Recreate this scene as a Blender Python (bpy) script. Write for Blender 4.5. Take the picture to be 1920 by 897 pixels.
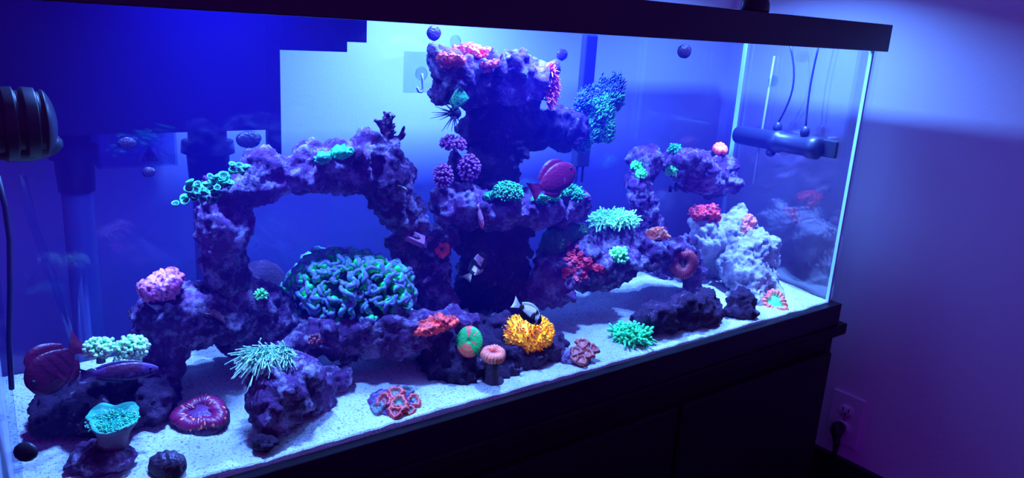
import bpy, math, random
import numpy as np
from mathutils import Vector, Matrix
from mathutils.bvhtree import BVHTree

for o in list(bpy.data.objects):
    bpy.data.objects.remove(o, do_unlink=True)
scene = bpy.context.scene
col = scene.collection
rng = np.random.default_rng(7)
random.seed(7)

# ------------------------------------------------------------------ camera
FPX = 1465.05
CAM = np.array([-1.38226, -0.72698, 0.51782])
R = np.array([[0.79610819, -0.11164189, 0.59476704],      # world axes seen in the camera
              [-0.60203397, -0.24579165, 0.75969834],
              [0.06137461, -0.96287203, -0.26288896]])
cam = bpy.data.cameras.new('camera')
cam.sensor_width = 36.0
cam.lens = FPX / 1920 * 36.0
cam.clip_start = 0.01
camo = bpy.data.objects.new('camera', cam)
col.objects.link(camo)
cr, cu, cf = R[:, 0], -R[:, 1], R[:, 2]                   # camera right, up, forward in the world
camo.matrix_world = Matrix([[cr[0], cu[0], -cf[0], CAM[0]], [cr[1], cu[1], -cf[1], CAM[1]],
                            [cr[2], cu[2], -cf[2], CAM[2]], [0, 0, 0, 1]])
scene.camera = camo

# ------------------------------------------------------------------ world and light
scene.view_settings.view_transform = 'Standard'
scene.view_settings.look = 'None'
scene.view_settings.exposure = 0.0
scene.view_settings.gamma = 1.0
scene.view_settings.use_curve_mapping = False
scene.cycles.use_denoising = True
scene.cycles.transparent_max_bounces = 24
scene.cycles.volume_bounces = 0
scene.cycles.sample_clamp_indirect = 6.0
w = bpy.data.worlds.new('room_light')
scene.world = w
w.use_nodes = True
w.node_tree.nodes['Background'].inputs[0].default_value = (0.29, 0.015, 1.0, 1)
w.node_tree.nodes['Background'].inputs[1].default_value = 0.31

LED_X = (-1.12, -0.68, -0.118)
LED_ROWS = (((0.228, 0.228, 0.17), 0.69, (5.5, 20.0, 6.0), 150), ((0.095,) * 3, 0.70, (3.0, 3.8, 4.2), 72))     # back and front row: y, z, watts of each panel, beam angle
for i, lx in enumerate(LED_X):
    for (ly, lz, watts, beam) in LED_ROWS:
        L = bpy.data.lights.new('led_panel_light', 'AREA')
        L.shape = 'RECTANGLE'
        L.size, L.size_y = (0.05, 0.03) if i < 2 else (0.025, 0.03)
        L.spread = math.radians(beam)
        L.color = (0.09, 0.25, 1.0)
        L.energy = watts[i]
        lo = bpy.data.objects.new('led_panel_light', L)
        col.objects.link(lo)
        lo.location = (lx, ly[i], lz)

# ------------------------------------------------------------------ pixel helpers
def ray(px, py):
    return R @ np.array([px - 960.0, py - 448.5, FPX])

def at(px, py, y):
    r = ray(px, py)
    return CAM + r * ((y - CAM[1]) / r[1])

def onz(px, py, z):
    r = ray(px, py)
    return CAM + r * ((z - CAM[2]) / r[2])

def onx(px, py, x):
    r = ray(px, py)
    return CAM + r * ((x - CAM[0]) / r[0])

def mpp(p):
    return float((np.asarray(p) - CAM) @ cf) / FPX        # metres per pixel at a point

# ------------------------------------------------------------------ noise
def _hash(i, j, k):
    n = (i * 374761393 + j * 668265263 + k * 2147483647 + 1013904223) & 0xffffffff
    n = ((n ^ (n >> 13)) * 1274126177) & 0xffffffff
    return ((n ^ (n >> 16)) & 0xffff) / 32767.5 - 1.0

def vnoise(p):
    p = np.asarray(p, dtype=float)
    i = np.floor(p).astype(np.int64)
    f = p - i
    u = f * f * (3 - 2 * f)
    out = np.zeros(p.shape[:-1])
    for dx in (0, 1):
        wx = u[..., 0] if dx else 1 - u[..., 0]
        for dy in (0, 1):
            wy = u[..., 1] if dy else 1 - u[..., 1]
            for dz in (0, 1):
                wz = u[..., 2] if dz else 1 - u[..., 2]
                out += wx * wy * wz * _hash(i[..., 0] + dx, i[..., 1] + dy, i[..., 2] + dz)
    return out

def fbm(p, octaves=4, gain=0.5):
    a, s, out = 1.0, 1.0, 0.0
    for o in range(octaves):
        out = out + a * vnoise(p * s + 17.3 * o)
        a *= gain
        s *= 2.03
    return out

# ------------------------------------------------------------------ mesh helpers
def link(o, parent=None):
    col.objects.link(o)
    if parent is not None:
        o.parent = parent
    return o

def make_mesh(name, verts, faces, cols=None, smooth=True):
    me = bpy.data.meshes.new(name)
    me.from_pydata([tuple(v) for v in np.asarray(verts, float)], [], [tuple(int(q) for q in f) for f in faces])
    if smooth:
        me.polygons.foreach_set('use_smooth', [True] * len(me.polygons))
    if cols is not None:
        a = me.color_attributes.new('Col', 'FLOAT_COLOR', 'POINT')
        c = np.ones((len(verts), 4))
        c[:, :3] = np.asarray(cols)[:, :3] * np.array([1.0, 1.0, 0.56])   # little blue comes back from the pigments
        a.data.foreach_set('color', c.ravel())
    me.update()
    return me

def obj(name, verts, faces, mat, parent=None, cols=None, smooth=True, origin=None):
    """One mesh object; verts are world coordinates unless a parent is given (then relative to it)."""
    v = np.asarray(verts, float)
    o0 = np.zeros(3)
    if origin is not None:
        o0 = np.asarray(origin, float)
    elif parent is not None:
        o0 = np.array(parent.matrix_world.translation) if parent.parent is None else np.array(parent.location) + np.array(parent.parent.location)
    me = make_mesh(name, v - o0, faces, cols, smooth)
    me.materials.append(mat)
    o = bpy.data.objects.new(name, me)
    if origin is not None and parent is None:
        o.location = o0
    link(o, parent)
    return o

def thing(name, label, cat, loc, group=None):
    o = bpy.data.objects.new(name, None)
    o.empty_display_size = 0.02
    o.location = tuple(loc)
    link(o)
    o.matrix_world = Matrix.Translation(Vector(tuple(loc)))
    return tag(o, label, cat, group)

def tag(o, label, cat, group=None):
    o['label'] = label
    o['category'] = cat
    if group:
        o['group'] = group
    return o

def struct(o):
    o['kind'] = 'structure'
    return o

def stuff(o):
    o['kind'] = 'stuff'
    return o

def box(x0, x1, y0, y1, z0, z1, b=0.0):
    """Box with chamfered edges (b)."""
    if b <= 0:
        v = [(x, y, z) for x in (x0, x1) for y in (y0, y1) for z in (z0, z1)]
        f = [(0, 1, 3, 2), (4, 6, 7, 5), (0, 4, 5, 1), (2, 3, 7, 6), (0, 2, 6, 4), (1, 5, 7, 3)]
        return np.array(v, float), f
    import bmesh
    bm = bmesh.new()
    r = bmesh.ops.create_cube(bm, size=1.0)
    for q in bm.verts:
        q.co = Vector(((x0 + x1) / 2 + q.co.x * (x1 - x0), (y0 + y1) / 2 + q.co.y * (y1 - y0), (z0 + z1) / 2 + q.co.z * (z1 - z0)))
    bmesh.ops.bevel(bm, geom=bm.edges[:], offset=b, segments=2, affect='EDGES', profile=0.6)
    bm.verts.index_update()
    v = np.array([q.co[:] for q in bm.verts])
    f = [tuple(q.index for q in fa.verts) for fa in bm.faces]
    bm.free()
    return v, f

def join(parts):
    V, Fc, C, n = [], [], [], 0
    hasc = all(len(p) > 2 and p[2] is not None for p in parts)
    for p in parts:
        V.append(np.asarray(p[0], float))
        Fc += [tuple(i + n for i in f) for f in p[1]]
        if hasc:
            C.append(np.asarray(p[2], float))
        n += len(p[0])
    return np.concatenate(V), Fc, (np.concatenate(C) if hasc else None)

def frame_of(d):
    d = np.asarray(d, float)
    d = d / (np.linalg.norm(d) + 1e-12)
    a = np.array([0, 0, 1.0]) if abs(d[2]) < 0.9 else np.array([1.0, 0, 0])
    s = np.cross(a, d)
    s /= np.linalg.norm(s)
    return s, np.cross(d, s), d

def tube(pts, rad, sides=6, cols=None, flat=1.0, cap=True):
    pts = np.asarray(pts, float)
    rad = np.asarray(rad, float) * np.ones(len(pts))
    n = len(pts)
    V, Fc = [], []
    t0 = np.gradient(pts, axis=0)
    s, u, _ = frame_of(t0[0])
    for i in range(n):
        d = t0[i] / (np.linalg.norm(t0[i]) + 1e-12)
        s = s - d * (s @ d)
        s /= np.linalg.norm(s) + 1e-12
        u = np.cross(d, s)
        for k in range(sides):
            a = 2 * math.pi * k / sides
            V.append(pts[i] + rad[i] * (math.cos(a) * s * flat + math.sin(a) * u))
    for i in range(n - 1):
        for k in range(sides):
            k2 = (k + 1) % sides
            Fc.append((i * sides + k, i * sides + k2, (i + 1) * sides + k2, (i + 1) * sides + k))
    C = None if cols is None else np.repeat(np.asarray(cols, float), sides, axis=0)
    if cap:
        V.append(pts[-1] + rad[-1] * 0.6 * t0[-1] / (np.linalg.norm(t0[-1]) + 1e-12))
        V.append(pts[0])
        e, b = len(V) - 2, len(V) - 1
        for k in range(sides):
            k2 = (k + 1) % sides
            Fc.append(((n - 1) * sides + k, (n - 1) * sides + k2, e))
            Fc.append((k2, k, b))
        if C is not None:
            C = np.concatenate([C, [cols[-1]], [cols[0]]])
    return np.array(V), Fc, C

def lathe(prof, axis_o, axis_d, sides=24, cols=None):
    """prof: list of (distance along the axis, radius)."""
    s, u, d = frame_of(axis_d)
    o0 = np.asarray(axis_o, float)
    V, Fc = [], []
    for (t, r) in prof:
        for k in range(sides):
            a = 2 * math.pi * k / sides
            V.append(o0 + d * t + r * (math.cos(a) * s + math.sin(a) * u))
    n = len(prof)
    for i in range(n - 1):
        for k in range(sides):
            k2 = (k + 1) % sides
            Fc.append((i * sides + k, i * sides + k2, (i + 1) * sides + k2, (i + 1) * sides + k))
    Fc.append(tuple(range(sides))[::-1])
    Fc.append(tuple((n - 1) * sides + k for k in range(sides)))
    C = None if cols is None else np.repeat(np.asarray(cols, float), sides, axis=0)
    return np.array(V), Fc, C

def ellipsoid(c, ax, ay, az, nu=14, nv=9, bump=0.0, seed=0.0):
    """ax, ay, az: half axis vectors (az = up)."""
    V, Fc = [], []
    for j in range(nv + 1):
        ph = math.pi * j / nv
        for i in range(nu):
            th = 2 * math.pi * i / nu
            V.append((math.sin(ph) * math.cos(th), math.sin(ph) * math.sin(th), math.cos(ph)))
    V = np.array(V)
    if bump:
        V = V * (1 + bump * fbm(V * 2.2 + seed, 3))[:, None]
    W = np.asarray(c) + V[:, :1] * np.asarray(ax) + V[:, 1:2] * np.asarray(ay) + V[:, 2:] * np.asarray(az)
    for j in range(nv):
        for i in range(nu):
            i2 = (i + 1) % nu
            Fc.append((j * nu + i, (j + 1) * nu + i, (j + 1) * nu + i2, j * nu + i2))
    return W, Fc

def vnormals(v, f):
    f = np.asarray(f)
    n = np.cross(v[f[:, 2]] - v[f[:, 0]], v[f[:, 3]] - v[f[:, 1]])
    out = np.zeros_like(v)
    for k in range(4):
        np.add.at(out, f[:, k], n)
    return out / (np.linalg.norm(out, axis=1, keepdims=True) + 1e-12)

# ------------------------------------------------------------------ implicit shapes
def ell(px, py, y, rx, rz, ry=None):
    """Ellipsoid seen at a pixel: radii in pixels across / up, ry in pixels along the view."""
    c = at(px, py, y)
    m = mpp(c)
    return ('e', c, rx * m, rz * m, (ry if ry is not None else (rx + rz) / 2) * m)

def cap(a, b, ra, rb):
    return ('c', np.asarray(a, float), np.asarray(b, float), ra, rb)

def dist_field(prims, g, k, amp=0.0, freq=1.0, seed=0.0, ridge=0.0):
    acc = np.zeros(g.shape[:-1])
    for p in prims:
        if p[0] == 'e':
            q = g - p[1]
            x, yv, z = (q @ cr) / p[2], (q @ cf) / p[4], (q @ cu) / p[3]
            d = (np.sqrt(x * x + yv * yv + z * z) - 1) * min(p[2:5])
        else:
            ab = p[2] - p[1]
            t = np.clip(((g - p[1]) @ ab) / (ab @ ab + 1e-12), 0, 1)
            d = np.linalg.norm(g - p[1] - t[..., None] * ab, axis=-1) - (p[3] + (p[4] - p[3]) * t)
        acc += np.exp(-np.clip(d / k, -40, 40))
    d = -k * np.log(acc + 1e-30)
    if amp:
        near = np.abs(d) < 2.5 * amp + 0.012
        pn = g[near]
        nz = fbm(pn * freq + seed, 3)
        if ridge:
            nz = nz * (1 - ridge) + ridge * (1 - 2 * np.abs(vnoise(pn * freq * 0.7 + seed + 5)))
        d[near] += amp * nz
    return d

def sdf_mesh(prims, vox, k=0.012, amp=0.006, freq=22.0, seed=0.0, amp2=0.003, freq2=80.0, ridge=0.0, carve=()):
    lo, hi = np.full(3, 1e9), np.full(3, -1e9)
    for p in prims:
        if p[0] == 'e':
            r = max(p[2:5])
            lo, hi = np.minimum(lo, p[1] - r), np.maximum(hi, p[1] + r)
        else:
            r = max(p[3], p[4])
            for q in (p[1], p[2]):
                lo, hi = np.minimum(lo, q - r), np.maximum(hi, q + r)
    lo -= 2 * amp + k + 3 * vox
    hi += 2 * amp + k + 3 * vox
    n = np.ceil((hi - lo) / vox).astype(int) + 1
    g = np.stack(np.meshgrid(*[lo[a] + vox * np.arange(n[a]) for a in range(3)], indexing='ij'), -1)
    d = dist_field(prims, g, k, amp, freq, seed, ridge)
    for cv in carve:                                     # neighbours: fit against them, pressing in 2 mm at most
        m_ = d < 4 * vox
        d[m_] = np.maximum(d[m_], -dist_field(*cv[:1], g[m_], *cv[1:]) - 0.002)
    # surface nets
    S = np.zeros(tuple(n - 1) + (3,))
    cnt = np.zeros(tuple(n - 1))
    quads = []
    idx = np.arange(int(np.prod(n - 1))).reshape(tuple(n - 1))
    ins = d < 0
    for a in range(3):
        sl0 = [slice(None)] * 3
        sl1 = [slice(None)] * 3
        sl0[a], sl1[a] = slice(0, -1), slice(1, None)
        d0, d1 = d[tuple(sl0)], d[tuple(sl1)]
        i0, i1 = ins[tuple(sl0)], ins[tuple(sl1)]
        E_ = np.argwhere(i0 != i1)
        if len(E_) == 0:
            continue
        e = tuple(E_.T)
        t = d0[e] / (d0[e] - d1[e])
        pos = E_.astype(float)
        pos[:, a] += t
        b, c = (a + 1) % 3, (a + 2) % 3
        ok = (E_[:, b] > 0) & (E_[:, c] > 0) & (E_[:, b] < n[b] - 1) & (E_[:, c] < n[c] - 1)
        E_, pos, flip = E_[ok], pos[ok], i0[e][ok]
        cells = []
        for (ob, oc) in ((-1, -1), (0, -1), (0, 0), (-1, 0)):
            q = E_.copy()
            q[:, b] += ob
            q[:, c] += oc
            np.add.at(S, tuple(q.T), pos)
            np.add.at(cnt, tuple(q.T), 1)
            cells.append(idx[tuple(q.T)])
        Q = np.stack(cells, 1)
        Q[~flip] = Q[~flip][:, ::-1]
        quads.append(Q)
    Q = np.concatenate(quads)
    used = np.unique(Q)
    remap = np.full(idx.size, -1)
    remap[used] = np.arange(len(used))
    V = (S.reshape(-1, 3)[used] / cnt.reshape(-1)[used][:, None]) * vox + lo
    Q = remap[Q]
    if amp2:
        N = vnormals(V, Q)
        nn = fbm(V * freq2 + seed, 3, 0.6) - 0.9 * np.abs(vnoise(V * freq2 * 0.55 + seed + 9)) + 0.3
        w2 = np.full(len(V), amp2)
        for cv in carve:                                 # contact faces stay smooth
            w2 = np.minimum(w2, amp2 * np.clip((dist_field(*cv[:1], V, *cv[1:]) - 0.001) / 0.008, 0.1, 1))
        V = V + N * (w2 * nn)[:, None]
    return V, Q

# ------------------------------------------------------------------ materials
def new_mat(name):
    m = bpy.data.materials.new(name)
    m.use_nodes = True
    m.node_tree.nodes.clear()
    return m, m.node_tree.nodes, m.node_tree.links

def N(nodes, t, **kw):
    n = nodes.new(t)
    for k, v in kw.items():
        if k in n.inputs:
            n.inputs[k].default_value = v
        else:
            setattr(n, k, v)
    return n

def plain(name, c, rough=0.5, spec=0.5, bump=0.0, bscale=60.0, var=0.0, vscale=8.0, metallic=0.0):
    m, nd, lk = new_mat(name)
    out = N(nd, 'ShaderNodeOutputMaterial')
    p = N(nd, 'ShaderNodeBsdfPrincipled')
    p.inputs['Base Color'].default_value = (*c, 1)
    p.inputs['Roughness'].default_value = rough
    p.inputs['Specular IOR Level'].default_value = spec
    p.inputs['Metallic'].default_value = metallic
    tc = N(nd, 'ShaderNodeTexCoord')
    if var:
        nz = N(nd, 'ShaderNodeTexNoise', Scale=vscale, Detail=5.0)
        lk.new(tc.outputs['Object'], nz.inputs['Vector'])
        rp = N(nd, 'ShaderNodeValToRGB')
        rp.color_ramp.elements[0].position, rp.color_ramp.elements[1].position = 0.3, 0.7
        rp.color_ramp.elements[0].color = (*[q * (1 - var) for q in c], 1)
        rp.color_ramp.elements[1].color = (*[q * (1 + var) for q in c], 1)
        lk.new(nz.outputs['Fac'], rp.inputs['Fac'])
        lk.new(rp.outputs['Color'], p.inputs['Base Color'])
    if bump:
        nb = N(nd, 'ShaderNodeTexNoise', Scale=bscale, Detail=4.0)
        lk.new(tc.outputs['Object'], nb.inputs['Vector'])
        bp = N(nd, 'ShaderNodeBump', Strength=bump, Distance=0.004)
        lk.new(nb.outputs['Fac'], bp.inputs['Height'])
        lk.new(bp.outputs['Normal'], p.inputs['Normal'])
    lk.new(p.outputs['BSDF'], out.inputs['Surface'])
    return m

def rock_mat(name, stops, pale=(0.55, 0.42, 0.6), pale_amt=0.25, scale=14.0):
    m, nd, lk = new_mat(name)
    out = N(nd, 'ShaderNodeOutputMaterial')
    p = N(nd, 'ShaderNodeBsdfPrincipled', Roughness=0.85)
    p.inputs['Specular IOR Level'].default_value = 0.2
    tc = N(nd, 'ShaderNodeTexCoord')
    nz = N(nd, 'ShaderNodeTexNoise', Scale=scale, Detail=9.0, Roughness=0.68)
    lk.new(tc.outputs['Object'], nz.inputs['Vector'])
    rp = N(nd, 'ShaderNodeValToRGB')
    el = rp.color_ramp.elements
    while len(el) < len(stops):
        el.new(0.5)
    for e, (pos, c) in zip(el, stops):
        e.position = pos
        e.color = (*c, 1)
    lk.new(nz.outputs['Fac'], rp.inputs['Fac'])
    n2 = N(nd, 'ShaderNodeTexNoise', Scale=scale * 3.1, Detail=7.0, Roughness=0.75)
    lk.new(tc.outputs['Object'], n2.inputs['Vector'])
    r2 = N(nd, 'ShaderNodeValToRGB')
    r2.color_ramp.elements[0].position, r2.color_ramp.elements[1].position = 0.66 - pale_amt * 0.4, 0.76 - pale_amt * 0.3
    lk.new(n2.outputs['Fac'], r2.inputs['Fac'])
    mx = N(nd, 'ShaderNodeMixRGB')
    mx.inputs[2].default_value = (*pale, 1)
    lk.new(r2.outputs['Color'], mx.inputs[0])
    lk.new(rp.outputs['Color'], mx.inputs[1])
    lk.new(mx.outputs[0], p.inputs['Base Color'])
    nb = N(nd, 'ShaderNodeTexNoise', Scale=130.0, Detail=6.0, Roughness=0.7)
    lk.new(tc.outputs['Object'], nb.inputs['Vector'])
    bp = N(nd, 'ShaderNodeBump', Strength=1.0, Distance=0.009)
    lk.new(nb.outputs['Fac'], bp.inputs['Height'])
    lk.new(bp.outputs['Normal'], p.inputs['Normal'])
    lk.new(p.outputs['BSDF'], out.inputs['Surface'])
    return m

def polyp_mat(name, gloss=0.04, bump=0.3, bscale=220.0):
    """Living coral tissue: colour from the mesh; fluorescent pigments may return more red or green than falls on them."""
    m, nd, lk = new_mat(name)
    out = N(nd, 'ShaderNodeOutputMaterial')
    at_ = N(nd, 'ShaderNodeVertexColor', layer_name='Col')
    df = N(nd, 'ShaderNodeBsdfDiffuse')
    gl = N(nd, 'ShaderNodeBsdfGlossy', Roughness=0.35)
    mx = N(nd, 'ShaderNodeMixShader', Fac=gloss)
    tc = N(nd, 'ShaderNodeTexCoord')
    nb = N(nd, 'ShaderNodeTexNoise', Scale=bscale, Detail=3.0)
    lk.new(tc.outputs['Object'], nb.inputs['Vector'])
    bp = N(nd, 'ShaderNodeBump', Strength=bump, Distance=0.003)
    lk.new(nb.outputs['Fac'], bp.inputs['Height'])
    lk.new(bp.outputs['Normal'], df.inputs['Normal'])
    lk.new(bp.outputs['Normal'], gl.inputs['Normal'])
    lk.new(at_.outputs['Color'], df.inputs['Color'])
    lk.new(df.outputs[0], mx.inputs[1])
    lk.new(gl.outputs[0], mx.inputs[2])
    lk.new(mx.outputs[0], out.inputs['Surface'])
    return m

def glass_mat(name, tint=(0.97, 0.98, 1.0), a0=0.55, a1=0.7, base=0.03, top=0.9, clear=False):
    """Clear pane with a faint mirror; the bend of light in the water is left out (index 1)."""
    m, nd, lk = new_mat(name)
    out = N(nd, 'ShaderNodeOutputMaterial')
    tr = N(nd, 'ShaderNodeBsdfTransparent') if clear else N(nd, 'ShaderNodeBsdfRefraction', Roughness=0.0, IOR=1.0)
    tr.inputs[0].default_value = (*tint, 1)
    gl = N(nd, 'ShaderNodeBsdfGlossy', Roughness=0.02)
    lw = N(nd, 'ShaderNodeLayerWeight', Blend=0.5)
    mr = N(nd, 'ShaderNodeMapRange', interpolation_type='SMOOTHSTEP')
    mr.inputs['From Min'].default_value, mr.inputs['From Max'].default_value = a0, a1
    mr.inputs['To Min'].default_value, mr.inputs['To Max'].default_value = base, top
    mx = N(nd, 'ShaderNodeMixShader')
    lk.new(lw.outputs['Facing'], mr.inputs['Value'])
    lk.new(mr.outputs[0], mx.inputs[0])
    lk.new(tr.outputs[0], mx.inputs[1])
    lk.new(gl.outputs[0], mx.inputs[2])
    lk.new(mx.outputs[0], out.inputs['Surface'])
    return m

PURP = [(0.25, (0.035, 0.012, 0.05)), (0.45, (0.12, 0.035, 0.13)), (0.6, (0.26, 0.07, 0.25)), (0.75, (0.42, 0.16, 0.38))]
DARK = [(0.25, (0.02, 0.009, 0.025)), (0.5, (0.06, 0.02, 0.06)), (0.66, (0.13, 0.045, 0.11)), (0.8, (0.3, 0.12, 0.24))]
WHITE = [(0.28, (0.22, 0.16, 0.26)), (0.45, (0.55, 0.45, 0.55)), (0.62, (0.8, 0.75, 0.78))]
M = {}
M['rock'] = rock_mat('coralline_rock', PURP, pale_amt=0.42)
M['rockd'] = rock_mat('dark_live_rock', DARK, pale_amt=0.16)
M['rockw'] = rock_mat('pale_live_rock', WHITE, pale=(0.85, 0.8, 0.8), pale_amt=0.3)
M['polyp'] = polyp_mat('coral_tissue')
M['polyps'] = polyp_mat('stony_coral_tissue', bump=0.7, bscale=260.0)
M['black'] = plain('black_plastic', (0.02, 0.018, 0.03), rough=0.42, spec=0.4)
M['rim'] = plain('black_rim_plastic', (0.045, 0.04, 0.06), rough=0.35, spec=0.6)
M['stand'] = plain('black_stained_wood', (0.014, 0.011, 0.016), rough=0.55, spec=0.3, var=0.3, vscale=5.0)
M['wall'] = plain('white_wall_paint', (0.78, 0.76, 0.78), rough=0.9, spec=0.1, bump=0.08, bscale=220.0)
M['floor'] = plain('dark_floor', (0.05, 0.04, 0.05), rough=0.6, var=0.3, vscale=3.0)
M['base'] = plain('black_baseboard_paint', (0.015, 0.012, 0.02), rough=0.5)
M['plate'] = plain('white_outlet_plastic', (0.8, 0.78, 0.8), rough=0.35)
M['pvc'] = plain('grey_pvc', (0.3, 0.3, 0.36), rough=0.4)
M['slot'] = plain('dark_slot', (0.02, 0.02, 0.02), rough=0.6)
M['silicone'] = plain('clear_silicone', (0.5, 0.8, 0.95), rough=0.4)
M['glass'] = glass_mat('front_glass', a0=0.6, a1=0.95, base=0.02, top=0.5)
M['glassb'] = glass_mat('rear_glass', tint=(0.74, 0.76, 1.0), a0=0.6, a1=0.95, base=0.03, top=0.5)
M['glassr'] = glass_mat('end_glass', a0=0.3, a1=0.9, base=0.14, top=0.6)
def glow_pane_mat():  # translucent mix added so the end pane glows like light caught in glass
    m, nd, lk = new_mat('edge_glow_glass')
    out = N(nd, 'ShaderNodeOutputMaterial')
    tr = N(nd, 'ShaderNodeBsdfTransparent')
    tl = N(nd, 'ShaderNodeBsdfTranslucent')
    tl.inputs[0].default_value = (0.7, 0.72, 0.8, 1)
    tc = N(nd, 'ShaderNodeTexCoord')
    nz = N(nd, 'ShaderNodeTexNoise', Scale=9.0, Detail=4.0)
    lk.new(tc.outputs['Object'], nz.inputs['Vector'])
    mr = N(nd, 'ShaderNodeMapRange')
    mr.inputs['To Min'].default_value, mr.inputs['To Max'].default_value = 0.25, 0.65
    lk.new(nz.outputs['Fac'], mr.inputs['Value'])
    mx = N(nd, 'ShaderNodeMixShader')
    lk.new(mr.outputs[0], mx.inputs[0])
    lk.new(tr.outputs[0], mx.inputs[1])
    lk.new(tl.outputs[0], mx.inputs[2])
    lk.new(mx.outputs[0], out.inputs['Surface'])
    return m
M['glassl'] = glow_pane_mat()
M['acrylic'] = glass_mat('clear_acrylic', tint=(0.8, 0.85, 0.97), a0=0.5, a1=0.95, base=0.05, top=0.5, clear=True)

def sand_mat():
    m, nd, lk = new_mat('aragonite_sand')
    out = N(nd, 'ShaderNodeOutputMaterial')
    p = N(nd, 'ShaderNodeBsdfPrincipled', Roughness=0.9)
    p.inputs['Specular IOR Level'].default_value = 0.1
    tc = N(nd, 'ShaderNodeTexCoord')
    n1 = N(nd, 'ShaderNodeTexNoise', Scale=330.0, Detail=3.0, Roughness=0.7)
    lk.new(tc.outputs['Object'], n1.inputs['Vector'])
    rp = N(nd, 'ShaderNodeValToRGB')
    e = rp.color_ramp.elements
    e[0].position, e[0].color = 0.33, (0.2, 0.17, 0.2, 1)
    e[1].position, e[1].color = 0.47, (0.72, 0.72, 0.68, 1)
    lk.new(n1.outputs['Fac'], rp.inputs['Fac'])
    n2 = N(nd, 'ShaderNodeTexNoise', Scale=14.0, Detail=5.0)
    lk.new(tc.outputs['Object'], n2.inputs['Vector'])
    r2 = N(nd, 'ShaderNodeValToRGB')
    r2.color_ramp.elements[0].position, r2.color_ramp.elements[0].color = 0.3, (0.72, 0.7, 0.74, 1)
    r2.color_ramp.elements[1].position, r2.color_ramp.elements[1].color = 0.6, (1, 1, 1, 1)
    lk.new(n2.outputs['Fac'], r2.inputs['Fac'])
    mx = N(nd, 'ShaderNodeMixRGB', blend_type='MULTIPLY')
    mx.inputs[0].default_value = 1.0
    lk.new(rp.outputs['Color'], mx.inputs[1])
    lk.new(r2.outputs['Color'], mx.inputs[2])
    lk.new(mx.outputs[0], p.inputs['Base Color'])
    bp = N(nd, 'ShaderNodeBump', Strength=0.7, Distance=0.003)
    lk.new(n1.outputs['Fac'], bp.inputs['Height'])
    lk.new(bp.outputs['Normal'], p.inputs['Normal'])
    lk.new(p.outputs['BSDF'], out.inputs['Surface'])
    return m
M['sand'] = sand_mat()

def water_mat():
    m, nd, lk = new_mat('blue_lit_water')
    out = N(nd, 'ShaderNodeOutputMaterial')
    tr = N(nd, 'ShaderNodeBsdfTransparent')
    vs = N(nd, 'ShaderNodeVolumeScatter', Density=0.28, Anisotropy=0.0)
    vs.inputs['Color'].default_value = (0.02, 0.03, 1.0, 1)
    lk.new(tr.outputs[0], out.inputs['Surface'])
    lk.new(vs.outputs[0], out.inputs['Volume'])
    return m
M['water'] = water_mat()

# ------------------------------------------------------------------ the room
XW, YW, ZF = 0.15, 0.46, -0.52
def slab(name, *b, mat=None):
    v, f = box(*b)
    return struct(obj(name, v, f, mat, smooth=False))
slab('floor', -3.2, XW + 0.1, -2.6, YW + 0.1, ZF - 0.05, ZF, mat=M['floor'])
slab('wall_back', -3.2, XW + 0.1, YW, YW + 0.1, ZF, 1.9, mat=M['wall'])
slab('wall_right', XW, XW + 0.1, -2.6, YW, ZF, 1.9, mat=M['wall'])
slab('baseboard_right', XW - 0.014, XW, -2.6, YW, ZF, -0.343, mat=M['base'])

# ------------------------------------------------------------------ aquarium
TX0, TX1, TY1, TH = -1.362, 0.0, 0.305, 0.56
GX0, GX1, GY0, GY1 = -1.353, -0.012, 0.006, 0.296       # outer glass faces
GT = 0.008
tank = thing('aquarium', 'long glass aquarium with black plastic rims filled with coral rock', 'aquarium', ((TX0 + TX1) / 2, TY1 / 2, 0))
def tpart(name, b, mat, bev=0.0):
    v, f = box(*b, b=bev)
    return obj(name, v, f, mat, tank, smooth=False)
tpart('glass_pane', (GX0, GX1, GY0, GY0 + GT, 0.0206, 0.54), M['glass'])
tpart('glass_pane', (GX0, GX1, GY1 - GT, GY1, 0.0206, 0.54), M['glassb'])
tpart('glass_pane', (GX0, GX0 + GT, GY0 + GT + .0006, GY1 - GT - .0006, 0.0206, 0.54), M['glassl'])
tpart('glass_pane', (GX1 - GT, GX1, GY0 + GT + .0006, GY1 - GT - .0006, 0.0206, 0.54), M['glassr'])
tpart('bottom_pane', (GX0, GX1, GY0, GY1, 0.012, 0.02), M['rim'])
def rim(name, z0, z1, wid, lip):
    vs = []
    for b in ((TX0, TX1, 0, wid, z0, z1), (TX0, TX1, TY1 - wid, TY1, z0, z1),
              (TX0, TX0 + wid, wid, TY1 - wid, z0, z1), (TX1 - wid, TX1, wid, TY1 - wid, z0, z1)):
        vs.append(box(*b, b=0.0015))
    v, f, _ = join(vs)
    return obj(name, v, f, M['rim'] if z0 > .2 else M['black'], tank, smooth=False)
rim('top_rim', 0.514, TH, 0.02, 0)
rim('bottom_rim', 0.0, 0.043, 0.016, 0)
for (cx, cy) in ((GX0 + GT, GY0 + GT), (GX1 - GT, GY0 + GT), (GX0 + GT, GY1 - GT), (GX1 - GT, GY1 - GT)):
    sx, sy = (1 if cx < -0.5 else -1), (1 if cy < 0.15 else -1)
    cx, cy = cx + sx * .0004, cy + sy * .0004
    v, f = box(min(cx, cx + sx * 0.006), max(cx, cx + sx * 0.006), min(cy, cy + sy * 0.006), max(cy, cy + sy * 0.006), 0.022, 0.514)
    obj('silicone_seam', v, f, M['silicone'] if sx < 0 else M['acrylic'], tank, smooth=False)

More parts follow.
